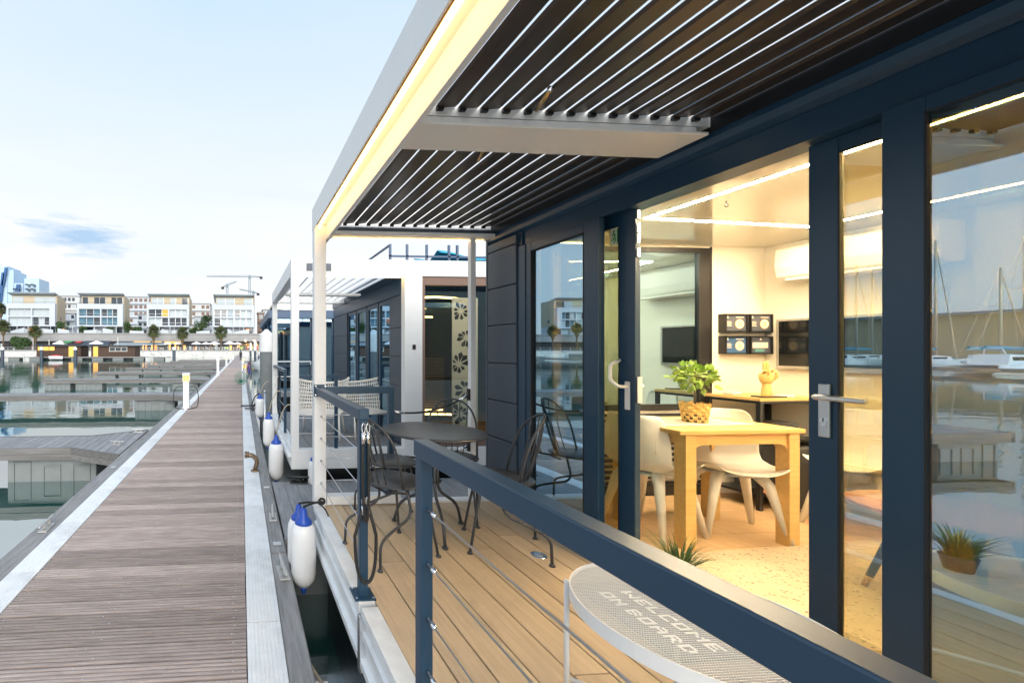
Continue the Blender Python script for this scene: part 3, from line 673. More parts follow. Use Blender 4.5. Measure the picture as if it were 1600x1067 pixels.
# ceiling led lines
def led_line(pts, wd=.016):
    for a, b in zip(pts, pts[1:]):
        a, b = Vector((*a, 2.6145)), Vector((*b, 2.6145)); d = (b - a).normalized(); n = Vector((-d.y, d.x, 0)) * wd / 2; dz = Vector((0, 0, .0025))
        MB().add([a - n, b - n, b + n, a + n, a - n - dz, b - n - dz, b + n - dz, a + n - dz], [(3, 2, 1, 0), (4, 5, 6, 7), (0, 1, 5, 4), (1, 2, 6, 5), (2, 3, 7, 6), (3, 0, 4, 7)]).build('ceiling_light', 'led2', hb)
led_line([(2.85, .55), (2.85, 2.70), (4.30, 2.80), (4.38, 1.2), (3.2, .2)])
led_line([(2.85, -.6), (4.3, -1.4)])
h = MB().tube([(3.02, 2.35, 2.613), (3.02, 2.35, 2.60)], .004, 6).tube(arc((3.02, 2.35, 2.588), .012, -math.pi, math.pi * .6, 10), .003, 5).build('ceiling_hook', 'black', hb)

# ---- railings
def railing(name_parent, segs, cable_z, cable_seg):
    pass
rl = B(.606, .658, -1.6, 1.408, 1.312, 1.369).build('railing', 'anth', hb, bevel=.004)
B(.610, .654, 1.358, 1.402, D, 1.312).build('post', 'anth', rl, bevel=.003)
B(.610, .654, -1.58, -1.532, D, 1.312).build('post', 'anth', rl, bevel=.003)
for zz in (1.137, .953, .769, .585):
    MB().tube([(.635, 1.33, zz), (.635, -1.54, zz)], .0032, 6).build('cable', 'alu', rl, True)
    MB().lathe([(.0065, 0), (.009, .004), (.009, .022), (.0065, .026), (.0065, .050), (.004, .054)], (.635, 1.302, zz), 12, 'y').build('cable_fitting', 'chrome', rl, True)
rl = MB().prism([(.612, 1.318), (.668, 1.318), (.668, 1.376), (.612, 1.376)], 'y', 2.10, 3.362).build('railing', 'anth', hb, bevel=.004)
B(.600, .712, 3.362, 3.3695, 1.30, 1.40).build('wall_plate', 'anth', rl)
for sx in (.615, .697):
    for sz in (1.313, 1.387): MB().lathe([(.006, 3.358), (.006, 3.362)], (sx, 0, sz), 8, 'y').build('bolt', 'chrome', rl)
B(.617, .663, 2.104, 2.15, D, 1.318).build('post', 'anth', rl, bevel=.003)
B(.585, .695, 2.07, 2.185, D + .001, D + .009).build('base_plate', 'anth', rl)
for sx in (.597, .683):
    for sy in (2.083, 2.172): MB().lathe([(.006, D + .009), (.006, D + .013)], (sx, sy, 0), 8).build('bolt', 'chrome', rl)
for zz in (1.137, .953, .769, .585):
    MB().tube([(.64, 2.15, zz), (.66, 3.37, zz)], .0032, 6).build('cable', 'alu', rl, True)
    MB().lathe([(.009, 3.352), (.009, 3.369)], (.66, 0, zz), 8, 'y').build('cable_fitting', 'chrome', rl, True)
rl = B(.708, 1.30, 3.40, 3.45, 1.318, 1.376).build('railing', 'anth', hb, bevel=.004)
B(1.252, 1.298, 3.402, 3.448, .472, 1.318).build('post', 'anth', rl, bevel=.003)
B(1.21, 1.335, 3.37, 3.456, .4705, .479).build('base_plate', 'anth', rl)
for zz in (1.137, .953, .769, .585): MB().tube([(.706, 3.425, zz), (1.252, 3.425, zz)], .0032, 6).build('cable', 'alu', rl, True)

# ---- rope barrier across the end gate and spare bungees on the post
def rope_barrier(label, z0, z1):
    r = thing('rope_barrier', label, 'rope', (1.3, 3.425, z0), group='black rope barriers on the terrace end')
    a, b = Vector((1.30, 3.425, z0)), Vector((1.972, 3.425, z1)); m_ = (a + b) / 2 - Vector((0, 0, .13))
    pts = bez(a, m_, b, 14); MB().tube(pts[1:-1], .0085, 8).build('rope', 'blackp', r, True)
    MB().tube(pts[:3], .011, 8).build('ferrule', 'chrome', r, True); MB().tube(pts[-3:], .011, 8).build('ferrule', 'chrome', r, True)
    B(1.958, 1.974, 3.41, 3.44, z1 - .05, z1 + .05).build('eye_plate', 'black', r)
rope_barrier('upper black rope with chrome ends sagging across the terrace end', 1.16, 1.30)
rope_barrier('lower black rope with chrome ends sagging across the terrace end', .80, .86)
def bungee(label, z0, ln, wdt):
    r = thing('bungee_rope', label, 'rope', (.64, 2.09, z0 - ln), group='black bungee ropes hung on the railing post')
    y = 2.082; c = .642
    pts = [(c - .012, y, z0 - .05)] + bez((c - wdt, y, z0 - .2), (c - wdt, y - .01, z0 - ln), (c, y - .01, z0 - ln), 10) + bez((c, y - .01, z0 - ln), (c + wdt, y - .01, z0 - ln), (c + wdt, y, z0 - .2), 10)[1:] + [(c + .016, y, z0 - .05)]
    MB().tube(pts, .0088, 8).build('rope', 'blackp', r, True)
    for sx in (-1, 1):
        MB().tube([(c + sx * .012, y - .004, z0 - .10), (c + sx * .012, y - .004, z0 - .045)], .0105, 8).build('ferrule', 'chrome', r, True)
        MB().tube([(c + sx * .012 + p[0], y - .006, z0 - .02 + p[1]) for p in [(.009 * math.cos(t), .026 * math.sin(t)) for t in [k * math.pi / 5 for k in range(10)]]], .003, 5, closed=True).build('snap_hook', 'chrome', r, True)
bungee('long doubled black bungee clipped high on the railing post', 1.30, .50, .016)
bungee('black bungee loop clipped low on the railing post', .925, .44, .056)

# ================================================================== TERRACE FURNITURE
t = thing('bistro_table', 'round dark metal bistro table on the terrace', 'table', (1.375, 2.86, D))
MB().lathe([(.0, .700), (.335, .700), (.350, .704), (.354, .712), (.350, .719), (.335, .722), (.0, .722)], (1.375, 2.86, D), 48).build('table_top', 'gun', t, True)
for k in range(3):
    a = R(20 + 120 * k); c_, s_ = math.cos(a), math.sin(a)
    MB().tube(rounded([(1.375 + .05 * c_, 2.86 + .05 * s_, D + .70), (1.375 + .045 * c_, 2.86 + .045 * s_, D + .28), (1.375 + .24 * c_, 2.86 + .24 * s_, D + .16), (1.375 + .28 * c_, 2.86 + .28 * s_, D + .012)], .08, 5), .011, 8).lathe([(.02, 0), (.02, .012)], (1.375 + .28 * c_, 2.86 + .28 * s_, D), 10).build('leg', 'gun', t, True)
MB().tube(arc((1.375, 2.86, D + .36), .055, 0, 2 * math.pi, 16, 'xy')[:-1], .007, 6, closed=True).build('brace_ring', 'black', t, True)
def make_chair(label, loc, rz):
    """dark wire bistro chair: local +Y is the way the sitter faces"""
    c = thing('bistro_chair', label, 'chair', loc, rz, 'dark wire bistro chairs round the table')
    MB().lathe([(.0, .445), (.185, .445), (.196, .450), (.198, .457), (.19, .462), (.0, .464)], (0, 0, 0), 32).build('seat', 'gun', c, True, local=True)
    def backp(u, h):   # u -1..1 across, h height above seat
        lean = h * .16
        return (u, -.17 - lean + abs(u) ** 2 * .9 * (1 - h) * .9, .452 + h)
    top = .43; hoop = []
    for k in range(25):
        a = math.pi * k / 24
        u = -.205 * math.cos(a) * (1 - .10 * (1 - math.sin(a))); h = top * (math.sin(a) ** .55 if math.sin(a) > 0 else 0)
        hoop.append((u, -.155 - h * .22 + .10 * (abs(u) / .2) ** 2, .452 + h))
    MB().tube(hoop, .0075, 8).build('back_hoop', 'gun', c, True, local=True)
    for u in (-.12, -.06, 0, .06, .12):
        h = top * math.sqrt(max(0, 1 - (u / .205) ** 2)) ** .55
        pts = [(u * (.7 + .3 * q), -.155 - h * q * .22 + .10 * (abs(u) / .2) ** 2 - .05 * math.sin(math.pi * q) * .3, .455 + h * q) for q in [k / 6 for k in range(7)]]
        MB().tube(pts, .0045, 6).build('back_rod', 'gun', c, True, local=True)
    MB().tube([(-.19, -.05, .43), (-.12, -.15, .43), (.12, -.15, .43), (.19, -.05, .43)], .0075, 6).build('seat_brace', 'black', c, True, local=True)
    for sx in (-1, 1):
        MB().tube(rounded([(sx * .13, .12, .445), (sx * .16, .16, .25), (sx * .185, .20, .0)], .1, 4), .0085, 8).lathe([(.017, .0), (.017, .008), (.010, .016)], (sx * .185, .20, 0), 10).build('front_leg', 'gun', c, True, local=True)
        MB().tube(rounded([(sx * .15, -.02, .44), (sx * .155, .02, .27), (sx * .17, -.16, .20), (sx * .185, -.24, .16), (sx * .19, -.245, .0)], .07, 5), .0085, 8).lathe([(.017, .0), (.017, .008), (.010, .016)], (sx * .19, -.245, 0), 10).build('rear_leg', 'gun', c, True, local=True)
    return c
ch0 = make_chair('dark wire chair at the left of the bistro table, nearest the jetty rail', (.985, 2.60, D), R(-72))
dup(ch0, (1.13, 3.05, D), R(-100), 'dark wire chair left of the bistro table, behind the first one')
dup(ch0, (1.66, 3.14, D), R(150), 'dark wire chair behind the bistro table, facing the camera')
dup(ch0, (1.71, 2.60, D), R(66), 'dark wire chair with its hoop back to the glass door')

# ---- welcome table of white mesh
WX, WY, WR, WT = 1.445, 1.195, .33, .45
t = thing('mesh_table', 'low round white wire-mesh table lettered WELCOME ON BOARD', 'table', (WX, WY, D))
zt = D + WT
mb = MB(); n = 82; sp = 2 * WR / n
for i in range(n):
    q = -WR + (i + .5) * sp; hl = math.sqrt(max(0, (WR - .003) ** 2 - q * q))
    if hl > .01:
        mb.box(WX + q - .0009, WX + q + .0009, WY - hl, WY + hl, zt - .012, zt - .0095)
        mb.box(WX - hl, WX + hl, WY + q - .0009, WY + q + .0009, zt - .0092, zt - .0067)
mb.build('mesh_top', 'white', t)
mb = MB(); nn = 64
for r_, za, zb in ((WR, -.045, .004), (WR - .006, .004, -.045)): pass
ring = []
vv = []; ff = []
for k in range(nn):
    a = 2 * math.pi * k / nn; c_, s_ = math.cos(a), math.sin(a)
    for r_, z_ in ((WR + .004, zt - .045), (WR + .004, zt + .003), (WR, zt + .003), (WR, zt - .045)): vv.append((WX + r_ * c_, WY + r_ * s_, z_))
for k in range(nn):
    k2 = (k + 1) % nn
    for j in range(4): ff.append((k * 4 + j, k2 * 4 + j, k2 * 4 + (j + 1) % 4, k * 4 + (j + 1) % 4))
MB().add(vv, ff).build('rim_band', 'whiteb', t)
for k in range(4):
    a = R(140 + 90 * k); c_, s_ = math.cos(a), math.sin(a); x, y = WX + (WR + .011) * c_, WY + (WR + .011) * s_
    MB().tube([(x, y, zt + .006), (x, y, D + .004)], .0085, 8).build('leg', 'white', t, True)
MB().tube([(WX + .33 * math.cos(R(140)), WY + .33 * math.sin(R(140)), D + .10), (WX - .33 * math.cos(R(140)), WY - .33 * math.sin(R(140)), D + .10)], .007, 6).tube([(WX + .33 * math.cos(R(50)), WY + .33 * math.sin(R(50)), D + .115), (WX - .33 * math.cos(R(50)), WY - .33 * math.sin(R(50)), D + .115)], .007, 6).build('cross_brace', 'white', t, True)
FONT = {'W': '1...1 1...1 1.1.1 11.11 1...1', 'E': '1111 1... 111. 1... 1111', 'L': '1... 1... 1... 1... 1111', 'C': '1111 1... 1... 1... 1111', 'O': '1111 1..1 1..1 1..1 1111', 'M': '1...1 11.11 1.1.1 1...1 1...1', 'N': '1..1 11.1 1.11 1..1 1..1', 'B': '111. 1..1 111. 1..1 111.', 'A': '.11. 1..1 1111 1..1 1..1', 'R': '111. 1..1 111. 1.1. 1..1', 'D': '111. 1..1 1..1 1..1 111.'}
def filled_letters(word, i0, j0):      # letters are filled cells of the mesh: reads towards -Y, tops towards +X
    y_ = j0
    for ch_ in word:
        if ch_ == ' ': y_ -= 2; continue
        rows_ = FONT[ch_].split(); lm_ = MB()
        for r_i, row in enumerate(rows_):
            for c_i, px in enumerate(row):
                if px == '1':
                    xa, ya = WX - WR + (i0 - r_i + .5) * sp, WY - WR + (y_ - c_i + .5) * sp
                    lm_.box(xa - .0004, xa + sp + .0004, ya - sp - .0004, ya + .0004, zt - .0066, zt - .0058)
        lm_.build('letter', 'whiteb', t); y_ -= len(rows_[0]) + 1
filled_letters('WELCOME', 30, 60)
filled_letters('ON BOARD', 20, 60)

# ---- grass plant on the mesh table, door mat
GX, GY = 1.60, 1.39
t = thing('grass_plant', 'small spiky green grass plant standing on the white mesh table', 'plant', (GX, GY, zt))
MB().lathe([(.032, 0), (.042, .05), (.045, .055), (.038, .055), (.036, .045)], (GX, GY, zt - .005), 18).build('pot', 'anthsid', t, True)
mb = MB()
for i in range(150):
    a = rnd.uniform(0, 6.28); ln = rnd.uniform(.05, .125); sp_ = rnd.uniform(.02, .115); r0 = rnd.uniform(0, .03)
    p0 = Vector((GX + r0 * math.cos(a), GY + r0 * math.sin(a), zt + .035)); p2 = p0 + Vector((math.cos(a) * sp_, math.sin(a) * sp_, ln)); p1 = p0 + Vector((math.cos(a) * sp_ * .3, math.sin(a) * sp_ * .3, ln * .8))
    pts = bez(p0, p1, p2, 4); wv = Vector((-math.sin(a), math.cos(a), 0)) * .0035
    for q in range(4):
        w0, w1 = wv * (1 - q / 4.2), wv * (1 - (q + 1) / 4.2); mb.quad(pts[q] - w0, pts[q] + w0, pts[q + 1] + w1, pts[q + 1] - w1)
mb.build('blades', 'grass', t)
M['mat'] = mat('navy_door_mat', (.030, .045, .075), .95, var=.25, scale=120, bump=.6, bscale=300)
o = B(1.80, 2.135, 1.565, 2.13, D + .001, D + .014).build('door_mat', 'mat', None, bevel=.004); tag(o, 'dark navy door mat on the deck before the open door', 'mat')

# ================================================================== INTERIOR
TZ = 1.172
t = thing('dining_table', 'golden oak dining table inside the open door', 'table', (3.2, 2.7, FZ))
B(2.78, 3.66, 2.41, 2.95, TZ - .028, TZ).build('table_top', 'tablewood', t, bevel=.004)
MB().box(2.86, 3.62, 2.44, 2.462, TZ - .10, TZ - .028).box(2.86, 3.62, 2.90, 2.922, TZ - .10, TZ - .028).box(2.84, 2.862, 2.50, 2.87, TZ - .10, TZ - .028).box(3.61, 3.632, 2.50, 2.87, TZ - .10, TZ - .028).build('apron', 'tablewood', t)
for x, sx in ((2.835, 1), (3.565, -1)):
    for y in (2.425, 2.87):
        xs = (x, x + .072); xo = xs[1] if sx > 0 else xs[0]
        lg = MB().box(xs[0], xs[1], y, y + .072, FZ, TZ - .029)
        lg.prism([(xo, TZ - .10), (xo + sx * .05, TZ - .10), (xo + sx * .02, TZ - .112), (xo + sx * .006, TZ - .128), (xo, TZ - .15)], 'y', y + .012, y + .07)
        lg.build('leg', 'tablewood', t)
# runner
rn = MB().grid(lambda u, v: (2.775 + .75 * u, 2.55 + .33 * v, TZ + .003 + .002 * math.sin(9 * u + 5 * v)), 14, 8)
rn.grid(lambda u, v: (2.776 - .012 * math.sin(u * 2.6) - .008 * math.sin(v * 9) * u, 2.55 + .33 * v - .02 * u * math.sin(v * 7), TZ + .004 - .19 * u + .01 * u * math.sin(v * 11)), 8, 16)
rn.build('table_runner', 'runner', None, True, solid=.003)
tag(bpy.data.objects['table_runner'], 'beige linen runner draped over the end of the dining table', 'runner')
# white shell chairs
def shell_chair(label, loc, rz):
    c = thing('shell_chair', label, 'chair', loc, rz, 'white shell chairs at the dining table')
    prof = [(.24, .445), (.20, .455), (.10, .435), (-.02, .425), (-.12, .44), (-.185, .50), (-.215, .61), (-.235, .72), (-.245, .81), (-.25, .84)]
    wid = [.17, .20, .215, .22, .222, .225, .22, .205, .18, .15]
    def fn(u, v):
        f = u * 9; i = min(8, int(f)); q = f - i
        y = prof[i][0] * (1 - q) + prof[i + 1][0] * q; z = prof[i][1] * (1 - q) + prof[i + 1][1] * q; wd = wid[i] * (1 - q) + wid[i + 1] * q
        s_ = 2 * v - 1; up = abs(s_) ** 3
        bk = max(0, min(1, (u - .45) / .3))
        return (s_ * wd, y + bk * .09 * up, z + (1 - bk) * .055 * up)
    o = MB().grid(fn, 27, 14).build('shell', 'plast', c, True, solid=.010, local=True)
    md = o.modifiers.new('sub', 'SUBSURF'); md.levels = 1; md.render_levels = 1
    MB().lathe([(.10, .40), (.16, .415), (.12, .425)], (0, 0, 0), 20).build('seat_support', 'plast', c, True, local=True)
    for sx in (-1, 1):
        for sy in (-1, 1):
            MB().tube([(sx * .10, sy * .09, .425), (sx * .135, sy * .13, .36), (sx * .205, sy * .20, .0)], [.038, .030, .015], 10).build('leg', 'plast', c, True, local=True)
    return c
sc0 = shell_chair('white shell chair at the left end of the dining table', (2.93, 2.74, FZ), R(-80))
dup(sc0, (3.50, 2.70, FZ), R(152), 'white shell chair pushed under the far side of the dining table')
dup(sc0, (4.42, 2.62, FZ), R(100), 'white shell chair partly hidden behind the door frame')
# plant
t = thing('potted_ficus', 'small leafy green plant in a woven rattan pot on the dining table', 'plant', (3.20, 2.68, TZ))
def potf(u, v):
    a = u * 2 * math.pi; r_ = .062 + .018 * v; k = 1 if (int(u * 20) + int(v * 6)) % 2 else -1
    return (3.20 + (r_ + .004 * k) * math.cos(a), 2.68 + (r_ + .004 * k) * math.sin(a), TZ + .006 + .135 * v + (.006 * math.sin(a * 9) if v > .98 else 0))
MB().grid(potf, 80, 18).build('woven_pot', 'basket', t)
MB().lathe([(.05, 0), (.062, .004), (.07, .10), (.0, .11)], (3.20, 2.68, TZ + .004), 16).build('soil', 'trunk', t)
MB().tube([(3.20, 2.68, TZ + .1), (3.205, 2.682, TZ + .2), (3.198, 2.68, TZ + .30)], [.008, .007, .005], 7).build('stem', 'trunk', t, True)
mb = MB(); cc = Vector((3.20, 2.68, TZ + .325))
for i in range(190):
    d = Vector((rnd.gauss(0, 1), rnd.gauss(0, 1), rnd.gauss(0, .8))).normalized(); rr = rnd.uniform(.03, .105) if i < 170 else rnd.uniform(.09, .13)
    p0 = cc + Vector((d.x * rr, d.y * rr, d.z * rr * .85)); l_ = rnd.uniform(.03, .055)
    dd = (d + Vector((rnd.uniform(-.5, .5), rnd.uniform(-.5, .5), rnd.uniform(-.6, .3)))).normalized(); sd_ = dd.cross(Vector((rnd.uniform(-1, 1), rnd.uniform(-1, 1), 1))).normalized() * l_ * .46; nn_ = dd.cross(sd_).normalized() * l_ * .12
    a, b = p0, p0 + dd * l_; m_ = p0 + dd * l_ * .45
    mb.add([a, m_ + sd_ + nn_, b, m_ - sd_ + nn_, m_], [(0, 1, 4), (1, 2, 4), (2, 3, 4), (3, 0, 4)])
mb.build('foliage', 'leaf', t)
# console table in the corner
t = thing('console_table', 'tall console with wooden top and black steel legs in the corner', 'table', (4.45, 3.18, FZ))
CZ = 1.30
B(4.13, 4.745, 2.985, 3.38, CZ - .022, CZ).build('table_top', 'tablewood', t)
MB().box(4.13, 4.745, 2.99, 3.01, CZ - .045, CZ - .0225).box(4.132, 4.15, 3.01, 3.36, CZ - .045, CZ - .0225).build('frame', 'black', t)
for x in (4.132, 4.71):
    for y in (2.987, 3.345): B(x, x + .028, y, y + .028, FZ, CZ - .023).build('leg', 'black', t)
B(4.16, 4.74, 3.01, 3.34, FZ + .10, FZ + .118).build('shelf', 'black', t)
B(4.30, 4.74, 3.02, 3.34, .948, .962).build('upper_shelf', 'black', t)
t = thing('woven_drum', 'small dark ribbed drum on the console shelf', 'basket', (4.48, 3.12, .963))
mb = MB()
for k in range(22):
    a = 2 * math.pi * k / 22; mb.tube([(4.48 + .095 * math.cos(a), 3.12 + .095 * math.sin(a), .965), (4.48 + .10 * math.cos(a), 3.12 + .10 * math.sin(a), 1.08)], .011, 6)
mb.build('ribs', 'grey', t, True); MB().lathe([(.09, .964), (.098, .98), (.10, 1.06), (.095, 1.088), (.03, 1.094)], (4.48, 3.12, 0), 24).build('body', 'grey', t, True)
# wooden artist's hand
t = thing('wooden_hand', 'pale wooden jointed hand standing on the console', 'ornament', (4.40, 3.14, CZ))
MB().lathe([(.030, 0), (.031, .02), (.026, .09), (.028, .11)], (4.40, 3.14, CZ + .001), 16).build('wrist', 'basket', t, True)
MB().tube([(4.40, 3.14, CZ + .10), (4.40, 3.14, CZ + .135), (4.40, 3.14, CZ + .175), (4.40, 3.14, CZ + .195)], [.026, .042, .046, .036], 12).build('palm', 'basket', t, True)
for (dx, pts) in ((-.032, [(0, 0, 0), (-.008, -.02, .028), (-.004, -.042, .016), (.0, -.038, -.01)]), (-.011, [(0, 0, 0), (-.006, 0, .04), (-.012, -.002, .075), (-.016, -.004, .098)]), (.010, [(0, 0, 0), (.0, 0, .042), (-.004, -.002, .080), (-.010, -.004, .108)]), (.030, [(0, 0, 0), (.004, -.02, .03), (.004, -.042, .018), (.0, -.038, -.006)])):
    MB().tube([(4.40 + dx + p[0], 3.14 + p[1], CZ + .188 + p[2]) for p in pts], [.011, .0105, .0095, .007], 8).build('finger', 'basket', t, True)
MB().tube([(4.437, 3.135, CZ + .13), (4.462, 3.12, CZ + .155), (4.455, 3.105, CZ + .185)], [.013, .011, .008], 8).build('thumb', 'basket', t, True)
o = MB().box(4.20, 4.42, 3.02, 3.10, CZ + .001, CZ + .012).build('tablet', 'tv', None, bevel=.003); tag(o, 'flat black tablet lying at the front of the console', 'tablet')
o = MB().lathe([(.05, 0), (.055, .006), (.05, .018), (.0, .02)], (4.47, 3.07, CZ + .001), 20).build('white_dish', 'plast', None, True); tag(o, 'small white dish beside the wooden hand', 'dish')
o = MB().box(4.20, 4.29, 3.22, 3.30, CZ + .001, CZ + .03).build('router', 'plast', None, bevel=.01); tag(o, 'small white plastic box at the back of the console', 'router')
# cabinet under the console, power strip
t = thing('storage_cube', 'dark grey textured box beneath the console', 'box', (4.5, 3.1, FZ))
B(4.34, 4.74, 2.93, 2.984, FZ + .03, .91).build('front', 'grey', t, bevel=.01); B(4.35, 4.735, 3.01, 3.33, FZ + .12, .90).build('body', 'grey', t)
MB().tube([(4.36, 2.95, FZ + .03), (4.36, 2.95, FZ)], .012, 8).build('foot', 'plast', t)
t = thing('power_strip', 'power strip with red light and white plugs below the console', 'power strip', (4.2, 3.05, FZ + .12))
B(4.165, 4.32, 3.02, 3.07, FZ + .119, FZ + .165).build('body', 'black', t, bevel=.004)
MB().box(4.172, 4.188, 3.0165, 3.0205, FZ + .135, FZ + .15).build('switch_light', 'redled', t)
for k in range(3): MB().lathe([(.016, 0), (.018, .02), (.012, .035)], (4.215 + k * .038, 3.015 - .03, FZ + .145), 10, 'y').build('plug', 'plast', t, True)
MB().tube(bez((4.22, 2.98, FZ + .14), (4.25, 2.90, FZ + .01), (4.5, 2.9, FZ + .012), 8), .006, 6).build('lead', 'blackp', t, True)
# rug
o = MB().add([(2.46, -.3, FZ + .001), (4.40, -.3, FZ + .001), (4.40, 2.46, FZ + .001), (2.46, 2.36, FZ + .001), (2.46, -.3, FZ + .013), (4.40, -.3, FZ + .013), (4.40, 2.46, FZ + .013), (2.46, 2.36, FZ + .013)], [(0, 3, 2, 1), (4, 5, 6, 7), (0, 1, 5, 4), (1, 2, 6, 5), (2, 3, 7, 6), (3, 0, 4, 7)]).build('rug', 'rug', None)
tag(o, 'large beige rug with dark flecks on the wooden floor', 'rug')
# coffee table
CX, CY = 3.56, 1.78
t = thing('coffee_table', 'round orange wood coffee table with dark splayed legs on the rug', 'table', (CX, CY, FZ + .013))
MB().lathe([(.0, .855), (.33, .855), (.345, .862), (.345, .876), (.335, .882), (.0, .884)], (CX, CY, 0), 40).build('table_top', 'stoolwood', t, True, autos=40)
for k in range(3):
    a = R(135 + 120 * k); c_, s_ = math.cos(a), math.sin(a)
    lg = MB().tube([(CX + .16 * c_, CY + .16 * s_, .855), (CX + .27 * c_, CY + .27 * s_, .47)], [.020, .014], 10).build('leg', 'black', t, True)
    MB().tube([(CX + .27 * c_, CY + .27 * s_, .47), (CX + .287 * c_, CY + .287 * s_, .414)], [.0142, .011], 10).build('brass_tip', 'gold', lg, True)
# grey pouf
t = thing('floor_cushion', 'dark grey fabric pouf on the rug near the large pane', 'pouf', (2.95, .95, FZ + .013))
MB().lathe([(.02, .0), (.22, .01), (.27, .08), (.27, .22), (.22, .30), (.06, .315), (.0, .315)], (2.95, .95, FZ + .0135), 32).build('body', 'grey', t, True)
# framed panels on end wall
fr = [('upper left framed blue notice with round badge on the cream wall', 4.285, 1.845, 'navyprint', 0), ('upper right framed blue notice with round badge on the cream wall', 4.527, 1.845, 'navyprint', 0), ('lower left framed bright blue notice with round badge', 4.285, 1.650, 'blueprint', 0), ('lower right framed notice with a cream rectangle', 4.527, 1.650, 'navyprint', 1)]
for lb, x, z, pm_, kind in fr:
    f = thing('framed_notice', lb, 'notice', (x, 3.39, z), group='framed notices on the cabin wall')
    W_, H_ = .225, .163; y = 3.34
    MB().box(x, x + W_, y, 3.397, z, z + .012).box(x, x + W_, y, 3.397, z + H_ - .012, z + H_).box(x, x + .014, y, 3.397, z + .012, z + H_ - .012).box(x + W_ - .014, x + W_, y, 3.397, z + .012, z + H_ - .012).build('frame', 'black', f)
    pn = B(x + .012, x + W_ - .012, y + .012, y + .016, z + .010, z + H_ - .010).build('print', pm_, f)
    yy = y + .0118
    if kind == 0:
        MB().lathe([(.044, yy - .0012), (.044, yy)], (x + .150, 0, z + .074), 24, 'y').build('badge_ring', 'goldline', pn)
        MB().lathe([(.0405, yy - .0022), (.0405, yy)], (x + .150, 0, z + .074), 24, 'y').build('badge', 'creamprint', pn)
        mb = MB()
        for k in range(3): mb.box(x + .135, x + .165 + .006 * (k - 1), yy - .0030, yy - .0022, z + .060 + k * .011, z + .065 + k * .011)
        mb.build('badge_text', 'goldline', pn)
        mb = MB()
        for k in range(4): mb.box(x + .022, x + .075 - .008 * (k % 2), yy - .001, yy, z + .055 + k * .012, z + .061 + k * .012)
        mb.box(x + .115, x + .19, yy - .001, yy, z + .130, z + .137); mb.build('print_text', 'creamprint', pn)
    else:
        B(x + .035, x + .165 + .02, yy - .0012, yy, z + .055, z + .105).build('badge', 'creamprint', pn); B(x + .06, x + .15, yy - .0012, yy, z + .022, z + .045).build('print_text', 'tealprint', pn)
    MB().add([(x + .022 + (.08 if kind else 0), yy - .001, z + .125), (x + .045 + (.08 if kind else 0), yy - .001, z + .125), (x + .034 + (.08 if kind else 0), yy - .001, z + .148)], [(0, 1, 2)]).build('emblem', 'creamprint', pn)
# tv and air conditioner on back wall
t = thing('television', 'black wall-mounted television with silver bezel', 'television', (4.74, 2.9, 1.5))
MB().box(4.70, 4.735, 2.52, 3.29, 1.52, 1.955).build('bezel', 'tvf', t, bevel=.006); B(4.6975, 4.70, 2.545, 3.268, 1.55, 1.935).build('screen', 'tv', t); B(4.735, 4.75, 2.8, 3.0, 1.6, 1.85).build('bracket', 'black', t)
t = thing('air_conditioner', 'white wall air conditioner near the cabin ceiling', 'air conditioner', (4.74, 2.8, 2.26))
MB().prism([(4.749, 2.545), (4.57, 2.545), (4.545, 2.53), (4.54, 2.38), (4.56, 2.30), (4.62, 2.262), (4.749, 2.262)], 'y', 2.36, 3.19).build('case', 'plast', t, bevel=.008)
MB().box(4.56, 4.62, 2.42, 3.13, 2.268, 2.285).xf(Matrix.Identity(4)).build('flap', 'plast', t)

# ================================================================== FENDERS
def fender(label, x, y, zt_, r, ln, rope_to, lean=0):
    f = thing('fender', label, 'fender', (x, y, zt_ - ln), group='white fenders with blue ends')
    zb = zt_ - ln; c = (x, y, 0)
    MB().lathe([(.004, zb + .06), (r * .55, zb + .07), (r * .9, zb + .12), (r, zb + .17), (r, zt_ - .17), (r * .95, zt_ - .125), (r * .74, zt_ - .085), (.01, zt_ - .07)], c, 28).build('body', 'fend', f, True)
    MB().lathe([(r * .70, zt_ - .085), (r * .66, zt_ - .06), (r * .34, zt_ - .03), (r * .26, zt_ + .015), (r * .20, zt_ + .03), (.01, zt_ + .032)], c, 20).build('top_end', 'blue', f, True)
    MB().lathe([(.01, zb), (r * .16, zb + .005), (r * .25, zb + .04), (r * .54, zb + .075)], c, 20).build('bottom_end', 'blue', f, True)
    MB().tube(bez((x, y, zt_ + .04), ((x + rope_to[0]) / 2, (y + rope_to[1]) / 2, max(zt_, rope_to[2]) + .03), rope_to, 8), .008, 6).build('rope', 'blackp' if y < 4 else 'rope', f, True)
    return f
f = fender('large white fender with blue top hanging at the near terrace corner', .474, 3.10, .45, .096, .62, (.655, 3.28, .46))
MB().tube(bez((.60, 3.16, .49), (.74, 3.18, .42), (.66, 3.05, .10), 8), .006, 6).tube(arc((.655, 3.30, .455), .022, 0, 2 * math.pi, 10)[:-1], .010, 6, closed=True).build('knot', 'blackp', f, True)
fender('white fender half hidden behind the large near fender', .462, 3.28, .41, .09, .56, (.64, 3.36, .42))
fender('white fender with blue cone top at the corner of the second houseboat', .49, 5.75, .46, .105, .66, (.66, 5.5, .95))
fender('white fender hanging under the second houseboat terrace', .47, 7.0, .60, .10, .62, (.66, 6.9, 1.0))
fender('small white fender on the catwalk side of the second houseboat', .93, 5.12, .38, .09, .5, (.93, 5.26, .85))
fender('farthest white fender beside the grey pile', .47, 10.4, .55, .11, .62, (.70, 10.4, .9))
